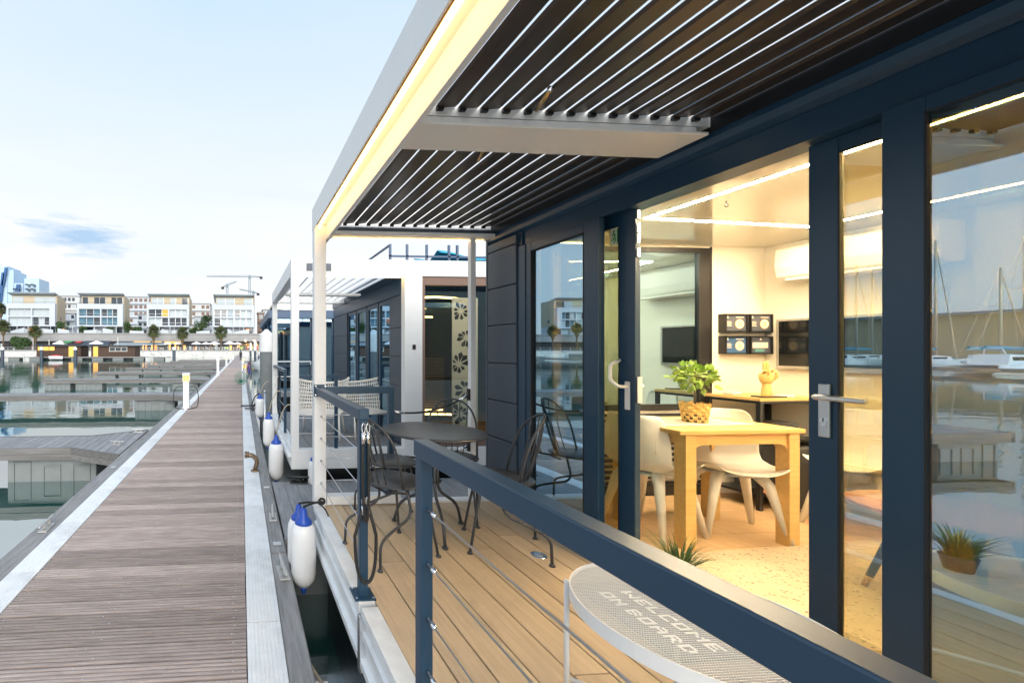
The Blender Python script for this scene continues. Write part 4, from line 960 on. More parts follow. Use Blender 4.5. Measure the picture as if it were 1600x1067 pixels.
# mooring cable in the gap
t = thing('mooring_cable', 'pale cable sagging from the jetty into the dark gap', 'cable', (.45, 2.3, -.2))
MB().tube(bez((.33, 2.95, -.14), (.40, 2.55, -.42), (.70, 1.95, -.25), 14), .011, 8).build('cable', 'rope', t, True)

# ================================================================== CATWALK AND PILE
t = thing('catwalk', 'grey plank catwalk between the two houseboats', 'pier', (.39, 4.4, 0))
x = .385; wdb = .142
for i in range(30):
    B(.392 + i * .146, .392 + i * .146 + wdb, 3.66, 5.16, -.02, .015).build('plank', 'timberx', t)
B(.385, 4.8, 3.62, 3.658, -.15, .012).build('edge_timber', 'timber', t); B(.385, 4.8, 5.162, 5.20, -.15, .012).build('edge_timber', 'timber', t)
B(.42, 4.8, 3.8, 5.0, -.9, -.03).build('float', 'conc', t)
def pile(label, x, y, r, zt_, zc, group='mooring piles'):
    p_ = thing('mooring_pile', label, 'pile', (x, y, -1), group=group)
    MB().lathe([(r * .96, -3), (r * .96, zc)], (x, y, 0), 24).build('shaft', 'conc' if y < 20 else 'anthsid', p_, autos=40)
    MB().lathe([(r * 1.05, zc - .01), (r * 1.05, zt_ - r * .8), (r * .2, zt_), (.01, zt_)], (x, y, 0), 24).build('cap', 'plast' if y > 20 else 'white', p_, autos=30)
pile('tall grey mooring pile with white conical cap on the right', .695, 11.3, .19, 2.27, 1.66)
t = thing('short_stake', 'thin pale stake beside the second houseboat', 'post', (.52, 9.0, 0))
MB().tube([(.52, 9.0, -.8), (.52, 9.0, .78)], .022, 8).lathe([(.026, .76), (.026, .80), (.01, .81)], (.52, 9.0, 0), 8).build('tube', 'alu', t, True)

# ================================================================== SECOND HOUSEBOAT
h2 = thing('houseboat', 'second houseboat with white portal frame, louvred terrace and patterned window', 'houseboat', (.65, 5.25, WZ))
Y0, Y1 = 5.25, 8.55
B(.78, 5.2, Y0 + .1, 9.6, -1.0, .13).build('hull', 'hull', h2, bevel=.03)
B(.645, 5.3, Y0, Y0 + .12, .15, .405).build('end_rim', 'white', h2, bevel=.006)
B(.645, .76, Y0 + .121, Y1, .15, .395).build('rim', 'white', h2, bevel=.006)
B(.60, .645, Y0 + .02, Y1, .30, .345).build('fender_strip', 'whitealu', h2, bevel=.006)
B(.645, .745, Y0, Y0 + .12, .405, 2.66).build('post', 'white', h2, bevel=.004)
B(.645, .745, Y1 - .12, Y1, .395, 2.66).build('post', 'white', h2, bevel=.004)
B(2.145, 2.385, Y0, Y0 + .12, .405, 2.66).build('post', 'white', h2, bevel=.004)
B(.645, 5.3, Y0, Y0 + .12, 2.662, 2.872).build('roof_beam', 'white', h2, bevel=.004)
B(.645, .745, Y0 + .121, Y1, 2.662, 2.872).build('roof_beam', 'white', h2, bevel=.004)
B(.746, 2.2, Y1 - .1, Y1, 2.662, 2.86).build('roof_beam', 'white', h2, bevel=.004)
B(.75, 2.14, Y0 + .03, Y0 + .09, 2.652, 2.6615).build('led_strip', 'led3', h2)
pl = thing('name_plate', 'grey name plate with a white letter on the second houseboat beam', 'sign', (.85, Y0, 2.7))
B(.84, 1.165, Y0 - .012, Y0 - .001, 2.715, 2.81).build('plate', 'anthsid', pl)
textmesh('lettering', 'C', .09, 'plast', pl, Matrix(((1, 0, 0, .93), (0, 0, -1, Y0 - .0135), (0, 1, 0, 2.733), (0, 0, 0, 1))), .001)
x = .77
for i in range(9): B(x + i * .155, x + i * .155 + .148, Y0 + .122, Y1 - .01, .37, .400).build('deck_board', 'deckgrey', h2)
lm2 = MB().prism([(-.065, -.004), (.065, -.004), (.065, .004), (-.065, .004)], 'y', -1.45, 1.45).mesh('louvre', 'whitealu')
for i in range(10): inst('louvre', lm2, (.83 + i * .138, 6.9, 2.75), h2, rot=(0, R(-42), 0))
B(.746, 2.0, 6.75, 6.9, 2.60, 2.64).build('cross_beam', 'white', h2)
# cabin of second houseboat
B(2.16, 2.35, Y0 + .121, 9.5, 2.45, 2.66).build('fascia', 'anth', h2)
B(2.15, 5.3, Y0 + .121, 9.55, 2.662, 2.86).build('roof', 'anth', h2)
zs = [.40, .80, 1.20, 1.60, 2.0, 2.449]
for a, b in zip(zs, zs[1:]): B(2.17, 2.20, Y0 + .13, 5.86, a + .003, b - .003).build('siding_panel', 'anthsid', h2, bevel=.005); B(2.17, 2.20, 8.3, 9.5, a + .003, b - .003).build('siding_panel', 'anthsid', h2, bevel=.005)
B(2.20, 2.34, Y0 + .13, 5.86, .40, 2.448).build('wall_core', 'anth', h2); B(2.20, 2.34, 8.3, 9.5, .40, 2.448).build('wall_core', 'anth', h2)
for a, b in ((5.87, 6.40), (6.44, 7.0), (7.04, 7.65), (7.69, 8.29)):
    f = MB().box(2.19, 2.23, a, a + .06, .42, 2.448).box(2.19, 2.23, b - .06, b, .42, 2.448).box(2.19, 2.23, a + .06, b - .06, 2.38, 2.448).box(2.19, 2.23, a + .06, b - .06, .42, .5).build('glazed_door', 'anth', h2)
    B(2.208, 2.212, a + .055, b - .055, .49, 2.39).build('glass', 'glassx', f)
B(2.3, 5.2, 9.4, 9.5, .4, 2.66).build('far_wall', 'cream', h2); B(5.1, 5.2, 5.4, 9.4, .13, 2.66).build('back_wall', 'brownb', h2); B(2.34, 5.1, Y0 + .13, 9.4, .38, .4).build('floor', 'oak', h2)
for (y, z) in ((6.1, 2.15), (6.9, 2.2), (7.4, 2.2)): MB().lathe([(.01, -.05), (.05, -.03), (.05, .03), (.01, .05)], (2.55, y, z), 12).build('wall_lamp', 'winglow2', h2)
# patterned end window
ew = MB().box(2.386, 2.43, Y0 + .02, Y0 + .10, .405, 2.66).box(2.43, 4.2, Y0 + .02, Y0 + .10, 2.55, 2.66).box(2.43, 4.2, Y0 + .02, Y0 + .10, .405, .50).box(4.2, 5.3, Y0 + .02, Y0 + .10, .405, 2.66).build('end_window', 'brownb', h2, bevel=.003)
B(2.425, 4.21, Y0 + .058, Y0 + .063, .49, 2.56).build('glass', 'glassw', ew)
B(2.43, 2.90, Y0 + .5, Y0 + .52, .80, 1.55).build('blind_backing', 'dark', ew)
for i in range(22): B(2.43, 2.92, Y0 + .47, Y0 + .495, .80 + i * .036, .818 + i * .036).build('blind_slat', 'trunk', ew)
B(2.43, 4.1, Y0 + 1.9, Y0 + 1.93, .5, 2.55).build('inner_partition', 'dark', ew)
MB().tube([(2.45, Y0 + .3, 2.42), (2.70, Y0 + .3, 2.43), (2.95, Y0 + .3, 2.42), (3.3, Y0 + .3, 2.38)], .014, 6).build('led_arc', 'led3', ew)
MB().tube([(2.44, Y0 + .3, .80), (3.3, Y0 + .3, .78)], .012, 6).tube([(2.44, Y0 + .4, .84), (2.86, Y0 + .4, .84)], .010, 6).build('led_line', 'led3', ew)
MB().tube([(2.45, Y0 + .9, 2.33), (2.85, Y0 + .9, 2.33), (2.47, Y0 + .9, 2.22), (2.95, Y0 + .9, 2.20)], .014, 6).build('led_zigzag', 'led3', ew)
B(2.72, 2.84, Y0 + .9, Y0 + .95, 1.25, 1.35).box if False else None
B(2.45, 2.60, Y0 + 1.0, Y0 + 1.2, 1.20, 1.75).build('lit_shelf', 'tan', ew)
B(2.66, 2.84, Y0 + 1.0, Y0 + 1.1, 1.42, 1.58).build('monitor', 'plast', ew)
sp_ = B(2.86, 3.22, Y0 + .13, Y0 + .145, .62, 2.40).build('patterned_panel', 'plast', ew)
cut = MB(); ctr = [(2.98, 2.22), (3.06, 1.86), (2.95, 1.50), (3.05, 1.15), (2.97, .82)]
for cxp, czp in ctr:
    for k in range(9):
        a = k * 2 * math.pi / 9 + rnd.uniform(-.15, .15); r0, r1, hw = .035, rnd.uniform(.10, .17), .27
        pts = [(cxp + r0 * math.cos(a), czp + r0 * math.sin(a)), (cxp + r1 * .8 * math.cos(a - hw), czp + r1 * .8 * math.sin(a - hw)), (cxp + r1 * math.cos(a), czp + r1 * math.sin(a)), (cxp + r1 * .8 * math.cos(a + hw), czp + r1 * .8 * math.sin(a + hw))]
        pts = [(min(max(p[0], 2.87), 3.21), p[1]) for p in pts]
        cut.prism(pts, 'y', Y0 + .126, Y0 + .1295)
cut.build('cut_outs', 'dark', sp_)
B(2.25, 2.29, Y0 - .012, Y0 - .001, 1.70, 1.76).build('card_reader', 'black', h2)
# railing of the second houseboat
rl = B(.66, .71, 6.35, Y1 - .12, 1.34, 1.39).build('railing', 'anth', h2)
for y in (6.36, 7.3): B(.664, .706, y, y + .042, .40, 1.34).build('post', 'anth', rl)
for zz in (.6, .8, 1.0, 1.2): MB().tube([(.685, 6.38, zz), (.685, Y1 - .12, zz)], .004, 6).build('cable', 'alu', rl)
MB().tube(bez((.675, 7.25, 1.3), (.60, 7.1, .6), (.68, 7.3, .55), 10), .014, 6).tube(bez((.675, 7.2, 1.25), (.62, 7.4, .7), (.66, 7.1, .6), 10), .014, 6).build('coiled_rope', 'blackp', rl, True)
rl = B(.746, 1.45, Y1 - .10, Y1 - .05, 1.34, 1.39).build('railing', 'anth', h2); B(1.41, 1.45, Y1 - .1, Y1 - .055, .4, 1.34).build('post', 'anth', rl)
rl = B(.748, 1.27, Y0 + .035, Y0 + .08, 1.32, 1.365).build('railing', 'anth', h2); B(1.22, 1.262, Y0 + .037, Y0 + .079, .405, 1.32).build('post', 'anth', rl)
for zz in (.6, .8, 1.0, 1.2): MB().tube([(.746, Y0 + .06, zz), (1.22, Y0 + .06, zz)], .004, 6).build('cable', 'alu', rl)
# roof terrace
rt = MB()
for x in (2.55, 2.85, 3.2, 3.6, 3.75, 4.3): rt.box(x, x + .035, 6.9, 6.935, 2.86, 3.52)
rt.box(2.55, 5.2, 6.9, 6.93, 3.30, 3.33).box(2.55, 2.58, 6.935, 9.4, 3.49, 3.52); rt.build('roof_railing', 'boatblue', h2)
mb = MB().grid(lambda u, v: (3.62 + 1.4 * u, 7.2 + 1.2 * v, 3.62 - .22 * math.sin(math.pi * v) - .10 * math.sin(math.pi * u) + (-.16 if v < .01 else 0) + .03 * math.sin(9 * u)), 12, 8)
mb.build('tarpaulin', 'tarp', None, True, solid=.01); tag(bpy.data.objects['tarpaulin'], 'cyan tarpaulin on the roof of the second houseboat', 'tarpaulin')
MB().lathe([(.03, 0), (.05, .02), (.05, .12), (.02, .15)], (2.42, 6.95, 2.861), 10).tube(bez((2.42, 6.95, 3.0), (2.35, 6.95, 3.10), (2.05, 6.95, 3.12), 6), .008, 5).build('roof_lamp', 'blue', h2, True)
# wicker armchairs
def wicker(label, loc, rz):
    c = thing('wicker_chair', label, 'chair', loc, rz, 'white woven armchairs on the second terrace')
    def fn(u, v):          # wrapped back: u across (-1..1), v up
        a = (u - .5) * 2.5; wd = .34 + .09 * v
        return (wd * math.sin(a) * 1.02, .10 - .40 * math.cos(a) * (.85 + .25 * v), .36 + v * (.40 + .10 * abs(2 * u - 1) ** 2))
    mb = MB()
    for j in range(9):
        v = j / 8; mb.tube([fn(i / 20, v) for i in range(21)], .011 if j in (0, 8) else .0085, 5)
    for i in range(31): mb.tube([fn(i / 30, v / 5) for v in range(6)], .0075, 4)
    mb.build('woven_back', 'cushion', c, local=True)
    mb = MB()
    for i in range(15): mb.box(-.31 + i * .043, -.31 + i * .043 + .026, -.25, .32, .345, .36)
    for i in range(13): mb.box(-.31, .31, -.25 + i * .045, -.25 + i * .045 + .026, .352, .366)
    mb.build('woven_seat', 'cushion', c, local=True)
    MB().tube([fn(i / 24, 1.02) for i in range(25)], .018, 8).build('top_tube', 'plast', c, True, local=True)
    for sx in (-1, 1):
        MB().tube([(sx * .31, .31, .35), (sx * .33, .36, .0)], .015, 8).build('leg', 'plast', c, True, local=True); MB().tube([(sx * .29, -.22, .36), (sx * .33, -.34, .0)], .015, 8).build('leg', 'plast', c, True, local=True)
    MB().tube([(-.31, .32, .35), (.31, .32, .35)], .014, 8).tube([(-.31, .32, .35), (-.3, -.25, .35), (.3, -.25, .35), (.31, .32, .35)], .014, 8).build('seat_frame', 'plast', c, True, local=True)
    return c
w0 = wicker('left white woven armchair on the second houseboat terrace', (1.20, 6.15, .40), R(160))
dup(w0, (1.86, 6.25, .40), R(196), 'right white woven armchair on the second houseboat terrace')

# ================================================================== THIRD HOUSEBOAT
h3 = thing('houseboat', 'dark blue framed houseboat beyond the second one', 'houseboat', (.9, 12.2, WZ))
B(.95, 5.4, 12.2, 19.5, -1, .3).build('hull', 'hull', h3); B(.9, 5.4, 12.2, 19.5, .30, .42).build('deck', 'deckgrey', h3)
for x in (.95, 2.25, 2.95, 3.6, 4.4, 5.25): B(x, x + .14, 12.9, 13.04, .42, 2.70).build('column', 'boatblue', h3)
for y in (14.8, 16.8, 18.8): B(.95, 1.09, y, y + .14, .42, 2.70).build('column', 'boatblue', h3)
B(.85, 5.5, 12.75, 19.2, 2.702, 2.95).build('roof', 'boatblue', h3)
for a, b in ((1.1, 2.24), (2.40, 2.94), (3.1, 3.59), (3.75, 4.39), (4.55, 5.24)):
    f = MB().box(a, a + .05, 12.96, 13.0, .42, 2.70).box(b - .05, b, 12.96, 13.0, .42, 2.70).build('window', 'anth', h3); B(a + .05, b - .05, 12.975, 12.982, .43, 2.69).build('glass', 'glassx', f)
for i in range(4): B(1.0, 1.006, 13.06 + i * 1.9, 14.78 + i * 1.9, .6, 2.6).build('side_glass', 'glassx', h3)
B(1.2, 5.3, 17.5, 17.6, .42, 2.70).build('inner_wall', 'brownb', h3)
for (x, z) in ((1.5, 2.3), (2.6, 2.2), (3.3, 1.9)): MB().lathe([(.01, -.06), (.07, 0), (.01, .06)], (x, 14.5, z), 10).build('lamp', 'winglow2', h3)
MB().tube([(.95, 12.3, .42), (.95, 12.3, 1.35), (2.1, 12.3, 1.35), (2.1, 12.3, .42)], .025, 6).tube([(.95, 12.3, .9), (2.1, 12.3, .9)], .015, 6).build('railing', 'white', h3)
bn = thing('banner', 'white banner with red print above the dark blue houseboat', 'banner', (1.2, 12.7, 2.95))
B(1.0, 2.35, 12.68, 12.70, 2.0 + .96, 3.42).build('cloth', 'parasol', bn); MB().box(1.06, 1.22, 12.672, 12.679, 3.15, 3.34).box(1.66, 1.95, 12.672, 12.679, 3.24, 3.36).box(2.02, 2.26, 12.672, 12.679, 3.24, 3.36).build('red_print', 'red', bn)
# two white motor cruisers farther along the jetty
def cruiser(label, x, y, ln, rz, cat='boat', grp=None, s=1.0):
    b = thing('motor_cruiser', label, cat, (x, y, WZ), rz, grp)
    def hull(u, v):
        yy = -ln / 2 + ln * u; wd = (1.5 * (1 - max(0, (u - .45) / .55) ** 2.2) + .02) * s; k = abs(2 * v - 1)
        sgn = -1 if v < .5 else 1; e = min(1, k * 1.6)
        return (sgn * wd * e ** .5, yy, (-.3 + 1.25 * k ** 1.3 + .35 * u * u * k) * s)
    MB().grid(hull, 20, 12).build('hull', 'hullw', b, True, local=True)
    MB().add([(-1.3 * s, -ln / 2, .9 * s), (1.3 * s, -ln / 2, .9 * s), (1.3 * s, ln * .2, 1.0 * s), (0, ln * .49, 1.25 * s), (-1.3 * s, ln * .2, 1.0 * s)], [(0, 1, 2, 3, 4)]).build('deck', 'hullw', b, local=True)
    cbn = MB().add([(-1.05 * s, -ln * .28, .95 * s), (1.05 * s, -ln * .28, .95 * s), (.85 * s, ln * .22, 1.02 * s), (-.85 * s, ln * .22, 1.02 * s), (-.9 * s, -ln * .22, 1.95 * s), (.9 * s, -ln * .22, 1.95 * s), (.7 * s, ln * .02, 1.85 * s), (-.7 * s, ln * .02, 1.85 * s)], [(0, 3, 2, 1), (4, 5, 6, 7), (0, 1, 5, 4), (1, 2, 6, 5), (2, 3, 7, 6), (3, 0, 4, 7)]).build('cabin', 'hullw', b, local=True)
    MB().box(-.99 * s, .99 * s, -ln * .2, -ln * .02, 1.35 * s, 1.7 * s).build('window_band', 'dglass', cbn, local=True)
    MB().tube([(-.6 * s, -ln * .2, 1.95 * s), (-.5 * s, -ln * .22, 2.5 * s), (.5 * s, -ln * .22, 2.5 * s), (.6 * s, -ln * .2, 1.95 * s)], .05 * s, 6).build('radar_arch', 'hullw', b, True, local=True)
    MB().tube([(-1.2 * s, ln * .1, 1.0 * s), (-1.15 * s, ln * .1, 1.6 * s), (0, ln * .48, 1.85 * s), (1.15 * s, ln * .1, 1.6 * s), (1.2 * s, ln * .1, 1.0 * s)], .02, 5).build('bow_rail', 'alu', b, True, local=True)
    return b
cruiser('white motor cruiser moored on the right beyond the bicycles', 2.9, 34, 8, R(178), s=1.0)
cruiser('far white motor cruiser on the right of the jetty', 2.9, 47, 8, R(182), s=1.0)

# ================================================================== FAR SHORE
t = thing('quay_wall', 'long pale mottled stone quay wall across the harbour', 'wall', (0, 150, 0))
B(-260, 160, 150, 150.6, -3, 1.55).build('stone_face', 'quay', t); B(-260, 160, 149.8, 150.9, 1.55, 1.95).build('coping', 'quaytop', t)
for i in range(0, 96): B(-250 + i * 4.1, -250 + i * 4.1 + .12, 150.1, 150.22, 1.95, 2.9).build('rail_post', 'galv', t) if i % 1 == 0 and i < 96 else None
B(-252, 145, 150.12, 150.2, 2.85, 2.93).build('hand_rail', 'galv', t); B(-252, 145, 150.13, 150.18, 2.4, 2.45).build('hand_rail', 'galv', t)
struct('promenade', B(-260, 160, 150.9, 161.9, 1.86, 1.95), 'quaytop')
t = thing('retaining_wall', 'grey concrete terrace wall above the restaurants', 'wall', (0, 162, 1.9))
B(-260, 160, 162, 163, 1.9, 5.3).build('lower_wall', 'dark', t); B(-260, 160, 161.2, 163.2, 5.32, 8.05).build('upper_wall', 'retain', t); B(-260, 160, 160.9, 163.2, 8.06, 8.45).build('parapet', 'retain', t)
struct('terrace', B(-260, 160, 163.2, 230, 1.86, 8.5), 'retain')

def apartment(label, x0, x1, wins, pent, y=168.0, dp=9.6):
    a = thing('apartment_building', label, 'building', ((x0 + x1) / 2, y, 8.5), group='white apartment blocks on the far shore')
    xm = (x0 + x1) / 2 + .3; w_ = .75; xs_r = x1 - (2.2 if x1 - x0 > 17.5 else .9)
    wall = MB()
    for z0, z1 in ((11.3, 11.95), (15.0, 15.55), (18.35, 20.4)): wall.box(x0, x1, y, y + 1.5, z0, z1)
    wall.box(x0, x0 + w_, y + .01, y + 1.5, 11.95, 15.0).box(x0, x0 + w_, y + .01, y + 1.5, 15.55, 18.35).box(xs_r, x1, y + .01, y + 1.5, 11.95, 15).box(xs_r, x1, y + .01, y + 1.5, 15.55, 18.35)
    wall.box(xm - .25, xm + .25, y + .01, y + 1.5, 11.95, 15).box(xm - .25, xm + .25, y + .01, y + 1.5, 15.55, 18.35)
    wall.box(x0, x0 + w_, y + .01, y + 1.5, 8.5, 11.3).box(xm + 2, xm + 2.5, y + .01, y + 1.5, 8.5, 11.3)
    wall.box(x0, x1, y + 1.5, y + dp, 8.5, 20.3); wall.build('wall', 'plaster', a)
    k = 0
    for z0, z1 in ((15.55, 18.35), (11.95, 15.0)):
        for xa, xb in ((x0 + w_, xm - .25), (xm + .25, xs_r)):
            ms = wins[k]; k += 1; seg = (xb - xa) / len(ms)
            for j, mm in enumerate(ms):
                wn = B(xa + j * seg + .03, xa + (j + 1) * seg - .03, y + .9, y + 1.0, z0 + .02, z1 - .02).build('window', mm, a)
                fr_ = MB().box(xa + j * seg, xa + j * seg + .09, y + .82, y + .9, z0, z1).box(xa + (j + 1) * seg - .09, xa + (j + 1) * seg, y + .82, y + .9, z0, z1)
                if mm != 'curtain': fr_.box(xa + j * seg, xa + (j + 1) * seg, y + .15, y + .22, z0 + .95, z0 + 1.03)
                fr_.build('frame', 'alu', wn)
    for xa, xb, mm in ((x0 + w_ + .2, x0 + w_ + 5.2, 'dglass'), (xm + 2.8, xm + 5.8, 'curtain'), (xm + 6.0, x1 - .6, 'dglass')):
        if xb > xa + .5: B(xa, xb, y + 1.38, y + 1.49, 8.6, 11.2).build('window', mm, a)
    MB().add([(xm - 2.6, y - .9, 8.5), (xm + .6, y - .9, 8.5), (xm + .6, y - .6, 8.5), (xm - 2.6, y - .6, 8.5), (xm - 2.6, y - .9, 10.6), (xm + .6, y - .9, 9.2), (xm + .6, y - .6, 9.2), (xm - 2.6, y - .6, 10.6)], [(0, 3, 2, 1), (4, 5, 6, 7), (0, 1, 5, 4), (1, 2, 6, 5), (2, 3, 7, 6), (3, 0, 4, 7)]).build('stair_wall', 'plaster', a)
    # penthouse and flying roof
    px0, px1 = x0 + 1.2, x1 - .1; yp = y + 1.6
    B(px0, px1, yp + .2, y + dp, 20.3, 23.6).build('penthouse', 'tan', a)
    n_ = len(pent); sg_ = (px1 - px0 - .8) / n_
    for j, mm in enumerate(pent):
        if mm != 'tan':
            wn = B(px0 + .4 + j * sg_ + .05, px0 + .4 + (j + 1) * sg_ - .05, yp + .1, yp + .2, 20.45, 23.2).build('window', mm, a)
            MB().box(px0 + .4 + (j + 1) * sg_ - .12, px0 + .4 + (j + 1) * sg_ + .0, yp + .02, yp + .1, 20.45, 23.2).build('frame', 'alu', wn)
    MB().box(x0 + .2, x1 - .1, y + .05, y + .1, 20.4, 20.46).box(x0 + .2, x1 - .1, y + .05, y + .1, 21.0, 21.08).build('roof_rail', 'anthsid', a)
    xr0, xr1 = x0 + .3, x1 + .1
    rp = [(y - .3, 24.75), (y + dp * .55, 23.7), (y + dp + .6, 22.6), (y + dp + .6, 22.3), (y + dp * .55, 23.35), (y - .3, 24.5)]
    rf_ = MB().prism(rp, 'x', xr0, xr1).build('roof', 'roofz', a)
    MB().prism([(y - .3, 24.49), (y + dp * .5, 23.42), (y + dp * .5, 23.35), (y + 1.6, 24.0)], 'x', xr0 + .3, xr1 - .3).build('soffit', 'curtain', rf_)
    B(xr0 + (xr1 - xr0) * .45, xr0 + (xr1 - xr0) * .53, y + 5, y + 6, 23.4, 25.0).build('chimney', 'roofz', rf_)
    MB().prism([(y + 1.7, 12.4), (y + dp, 12.4), (y + dp, 22.4), (y + dp * .55, 23.4), (y + 1.7, 24.1)], 'x', x1 + .001, x1 + .12).build('side_wall', 'tan', a)
    B(x1 + .12, x1 + .16, y + 4.6, y + 5.4, 14.0, 15.2).build('side_window', 'dglass', a)
    return a
C_, G_, T_, TN, WG = 'curtain', 'dglass', 'tglass', 'tan', 'winglow2'
apartment('leftmost white apartment block, shutters down, tan and grey top floor', -92.2, -73.7, [[C_] * 3, [C_] * 3, [C_] * 3, [G_, C_, G_]], [C_, TN, C_, C_])
apartment('white apartment block with dark blue glazing on every floor, second from left', -65.3, -47.4, [[T_, G_, T_], [G_, T_, G_], [T_, T_, G_], [T_, T_, T_]], [G_, TN, G_, G_, TN, G_, G_])
apartment('white apartment block with one window lit orange', -38.0, -21.2, [[G_, G_, WG], [C_] * 3, [C_, C_, G_], [G_, G_, G_]], [C_, C_, TN, C_, TN, G_])
apartment('rightmost white apartment block, just left of the jetty line', -11.7, 5.2, [[G_, G_, T_], [G_, C_, C_], [G_, C_, C_], [C_] * 3], [C_, C_, TN, C_])
apartment('white apartment block seen through the terrace of the second houseboat', 16, 33, [[C_, G_, G_], [C_, C_, T_], [G_, C_, C_], [T_, G_, C_]], [C_, TN, C_, C_])
apartment('white apartment block seen past the white posts at right', 42, 59, [[G_, G_, C_], [C_, C_, T_], [G_, C_, C_], [T_, G_, C_]], [C_, TN, C_, G_])
apartment('white apartment block outside the left edge, mirrored in the terrace glass', -121, -103, [[G_, G_, C_], [C_, C_, T_], [G_, C_, C_], [T_, G_, C_]], [C_, TN, C_, G_])
apartment('farther white apartment block beyond the left edge, mirrored in the terrace glass', -150, -132, [[T_, G_, C_], [C_, G_, T_], [G_, C_, C_], [T_, G_, C_]], [C_, TN, C_, G_])

# buildings behind
def block(label, x0, x1, y, d, z0, z1, m, rows, cols, wm='dglass', name='background_building', inset=.15):
    b = thing(name, label, 'building', ((x0 + x1) / 2, y, z0), group='buildings behind the apartment row')
    B(x0, x1, y, y + d, z0, z1).build('wall', m, b); B(x0 - .3, x1 + .3, y - .3, y + d + .3, z1, z1 + .5).build('roof', 'retain', b)
    rw, rh = (x1 - x0) / cols, (z1 - z0) / rows
    for r in range(rows):
        for c in range(cols):
            if rnd.random() < .12: continue
            B(x0 + (c + .18) * rw, x0 + (c + .82) * rw, y - .08, y - .001, z0 + (r + .35) * rh, z0 + (r + .82) * rh).build('window', wm if rnd.random() < .8 else 'curtain', b)
        B(x0, x1, y - .9, y - .09, z0 + r * rh, z0 + r * rh + .5).build('balcony', m, b) if rows < 7 and r else None
    return b
block('low white terrace block between the first and second apartment blocks', -85, -75.5, 192, 10, 8.5, 18.5, 'plaster', 3, 5)
block('grey blind-windowed block behind the gap between first and second apartment blocks', -103, -86, 225, 12, 8.5, 30.5, 'midbldg', 6, 8)
block('white terrace block between the second and third apartment blocks', -47, -38, 190, 10, 8.5, 18.0, 'plaster', 3, 4)
block('pale block with sloping skyline behind the second and third apartment blocks', -62, -42, 222, 12, 8.5, 30, 'plaster', 6, 8, 'brownb')
block('small white block between the third and fourth apartment blocks', -22, -12, 195, 10, 8.5, 17.5, 'plaster', 3, 4)
block('reddish-fronted block behind the gap before the fourth apartment block', -27, -17, 225, 12, 8.5, 27, 'midbldg', 5, 4, 'brownb')
block('stepped pale block half hidden by the fourth apartment block', -17, -7, 240, 12, 8.5, 26, 'tan', 5, 4)
block('white balcony block just right of the jetty end', 9.5, 17, 150.5 + 30, 12, 8.5, 19.5, 'plaster', 4, 3, 'curtain')
block('brown block standing behind the jetty end', 7.0, 9.6, 172, 8, 1.9, 17.5, 'brownb', 4, 1)
block('long white stepped block far right behind the houseboats', 62, 110, 185, 14, 8.5, 26, 'plaster', 5, 14)
block('long low grey block far left behind the apartment row', -240, -155, 190, 14, 8.5, 24, 'midbldg', 5, 24)
# high rise at the left edge
hr = thing('tower_block', 'pale blue stepped tower block with dark blue diagonal panels at the left edge', 'building', (-180, 330, 8))
for x0, x1, z1 in ((-200, -181.5, 67.5), (-181.4, -177.2, 64.5), (-177.1, -170.4, 54.5), (-170.3, -159, 58.5)):
    B(x0, x1, 330 + (x1 + 200) * .12, 352, 2, z1).build('wing', 'hibldg', hr)
for x0, x1, z0, z1 in ((-184.6, -182.4, 40, 62), (-182.3, -180.4, 52, 66), (-188, -185.2, 22, 46), (-173.5, -170.6, 42, 53)):
    MB().add([(x0 - 2.5, 329.8, z0), (x1 - 2.5, 329.8, z0), (x1, 329.8, z1), (x0, 329.8, z1), (x0 - 2.5, 331, z0), (x1 - 2.5, 331, z0), (x1, 331, z1), (x0, 331, z1)], [(0, 1, 2, 3), (7, 6, 5, 4), (0, 4, 5, 1), (1, 5, 6, 2), (2, 6, 7, 3), (3, 7, 4, 0)]).build('blue_panel', 'hibldg2', hr)
for i in range(11):
    for x in (-198, -194, -190, -176.2, -174, -167, -163):
        z = 20 + i * 3.6
        if z > (62 if x < -182 else 50 if x < -171 else 54): continue
        B(x, x + 1.6, 329.6, 330 if x < -182 else 336, z, z + 1.1).build('window', 'dglass', hr)
# tower cranes
def crane(label, x, y, z0, h, jib0, jib1, tilt, cab=1):
    c = thing('tower_crane', label, 'crane', (x, y, z0), group='tower cranes on the skyline')
    s_ = .9; mb = MB()
    for sx in (-1, 1):
        for sy in (-1, 1): mb.tube([(x + sx * s_, y + sy * s_, z0), (x + sx * s_, y + sy * s_, h)], .22, 4)
    z = z0; k = 1
    while z < h - 2: mb.tube([(x - s_ * k, y - s_, z), (x + s_ * k, y - s_, z + 2.2)], .15, 4); z += 2.2; k = -k
    mb.build('mast', 'crane', c)
    def jz(xx): return h + (xx - x) * tilt
    mb = MB(); xx = min(jib0, jib1); mx_ = max(jib0, jib1)
    mb.tube([(xx, y, jz(xx)), (mx_, y, jz(mx_))], .28, 4).tube([(xx, y, jz(xx) + .3), (x, y, jz(x) + 1.7), (mx_, y, jz(mx_) + .3)], .16, 4)
    q = xx; k = 0
    while q < mx_ - 1.5:
        top = jz(q + .75) + 1.0 if abs(q - x) < 20 else jz(q + .75) + .6; mb.tube([(q, y, jz(q)), (q + .75, y, top), (q + 1.5, y, jz(q + 1.5))], .09, 4); q += 1.5
    mb.build('jib', 'crane', c)
    B(x - 1, x + 1, y - 1.2, y + 1.2, h - 1.6, h + 1.2).build('cab', 'crane', c)
    e = jib1; B(e - 1.4, e + 1.4, y - 1, y + 1, jz(e) - 1.7, jz(e) + .5).build('counterweight', 'dark', c)
crane('largest tower crane with a long horizontal jib', 8.1, 400, 20, 73.5, -33.5, 19.3, 0)
crane('smaller tower crane with raised jib left of the tallest', -13.6, 400, 20, 65, -4.5, -18, .42)
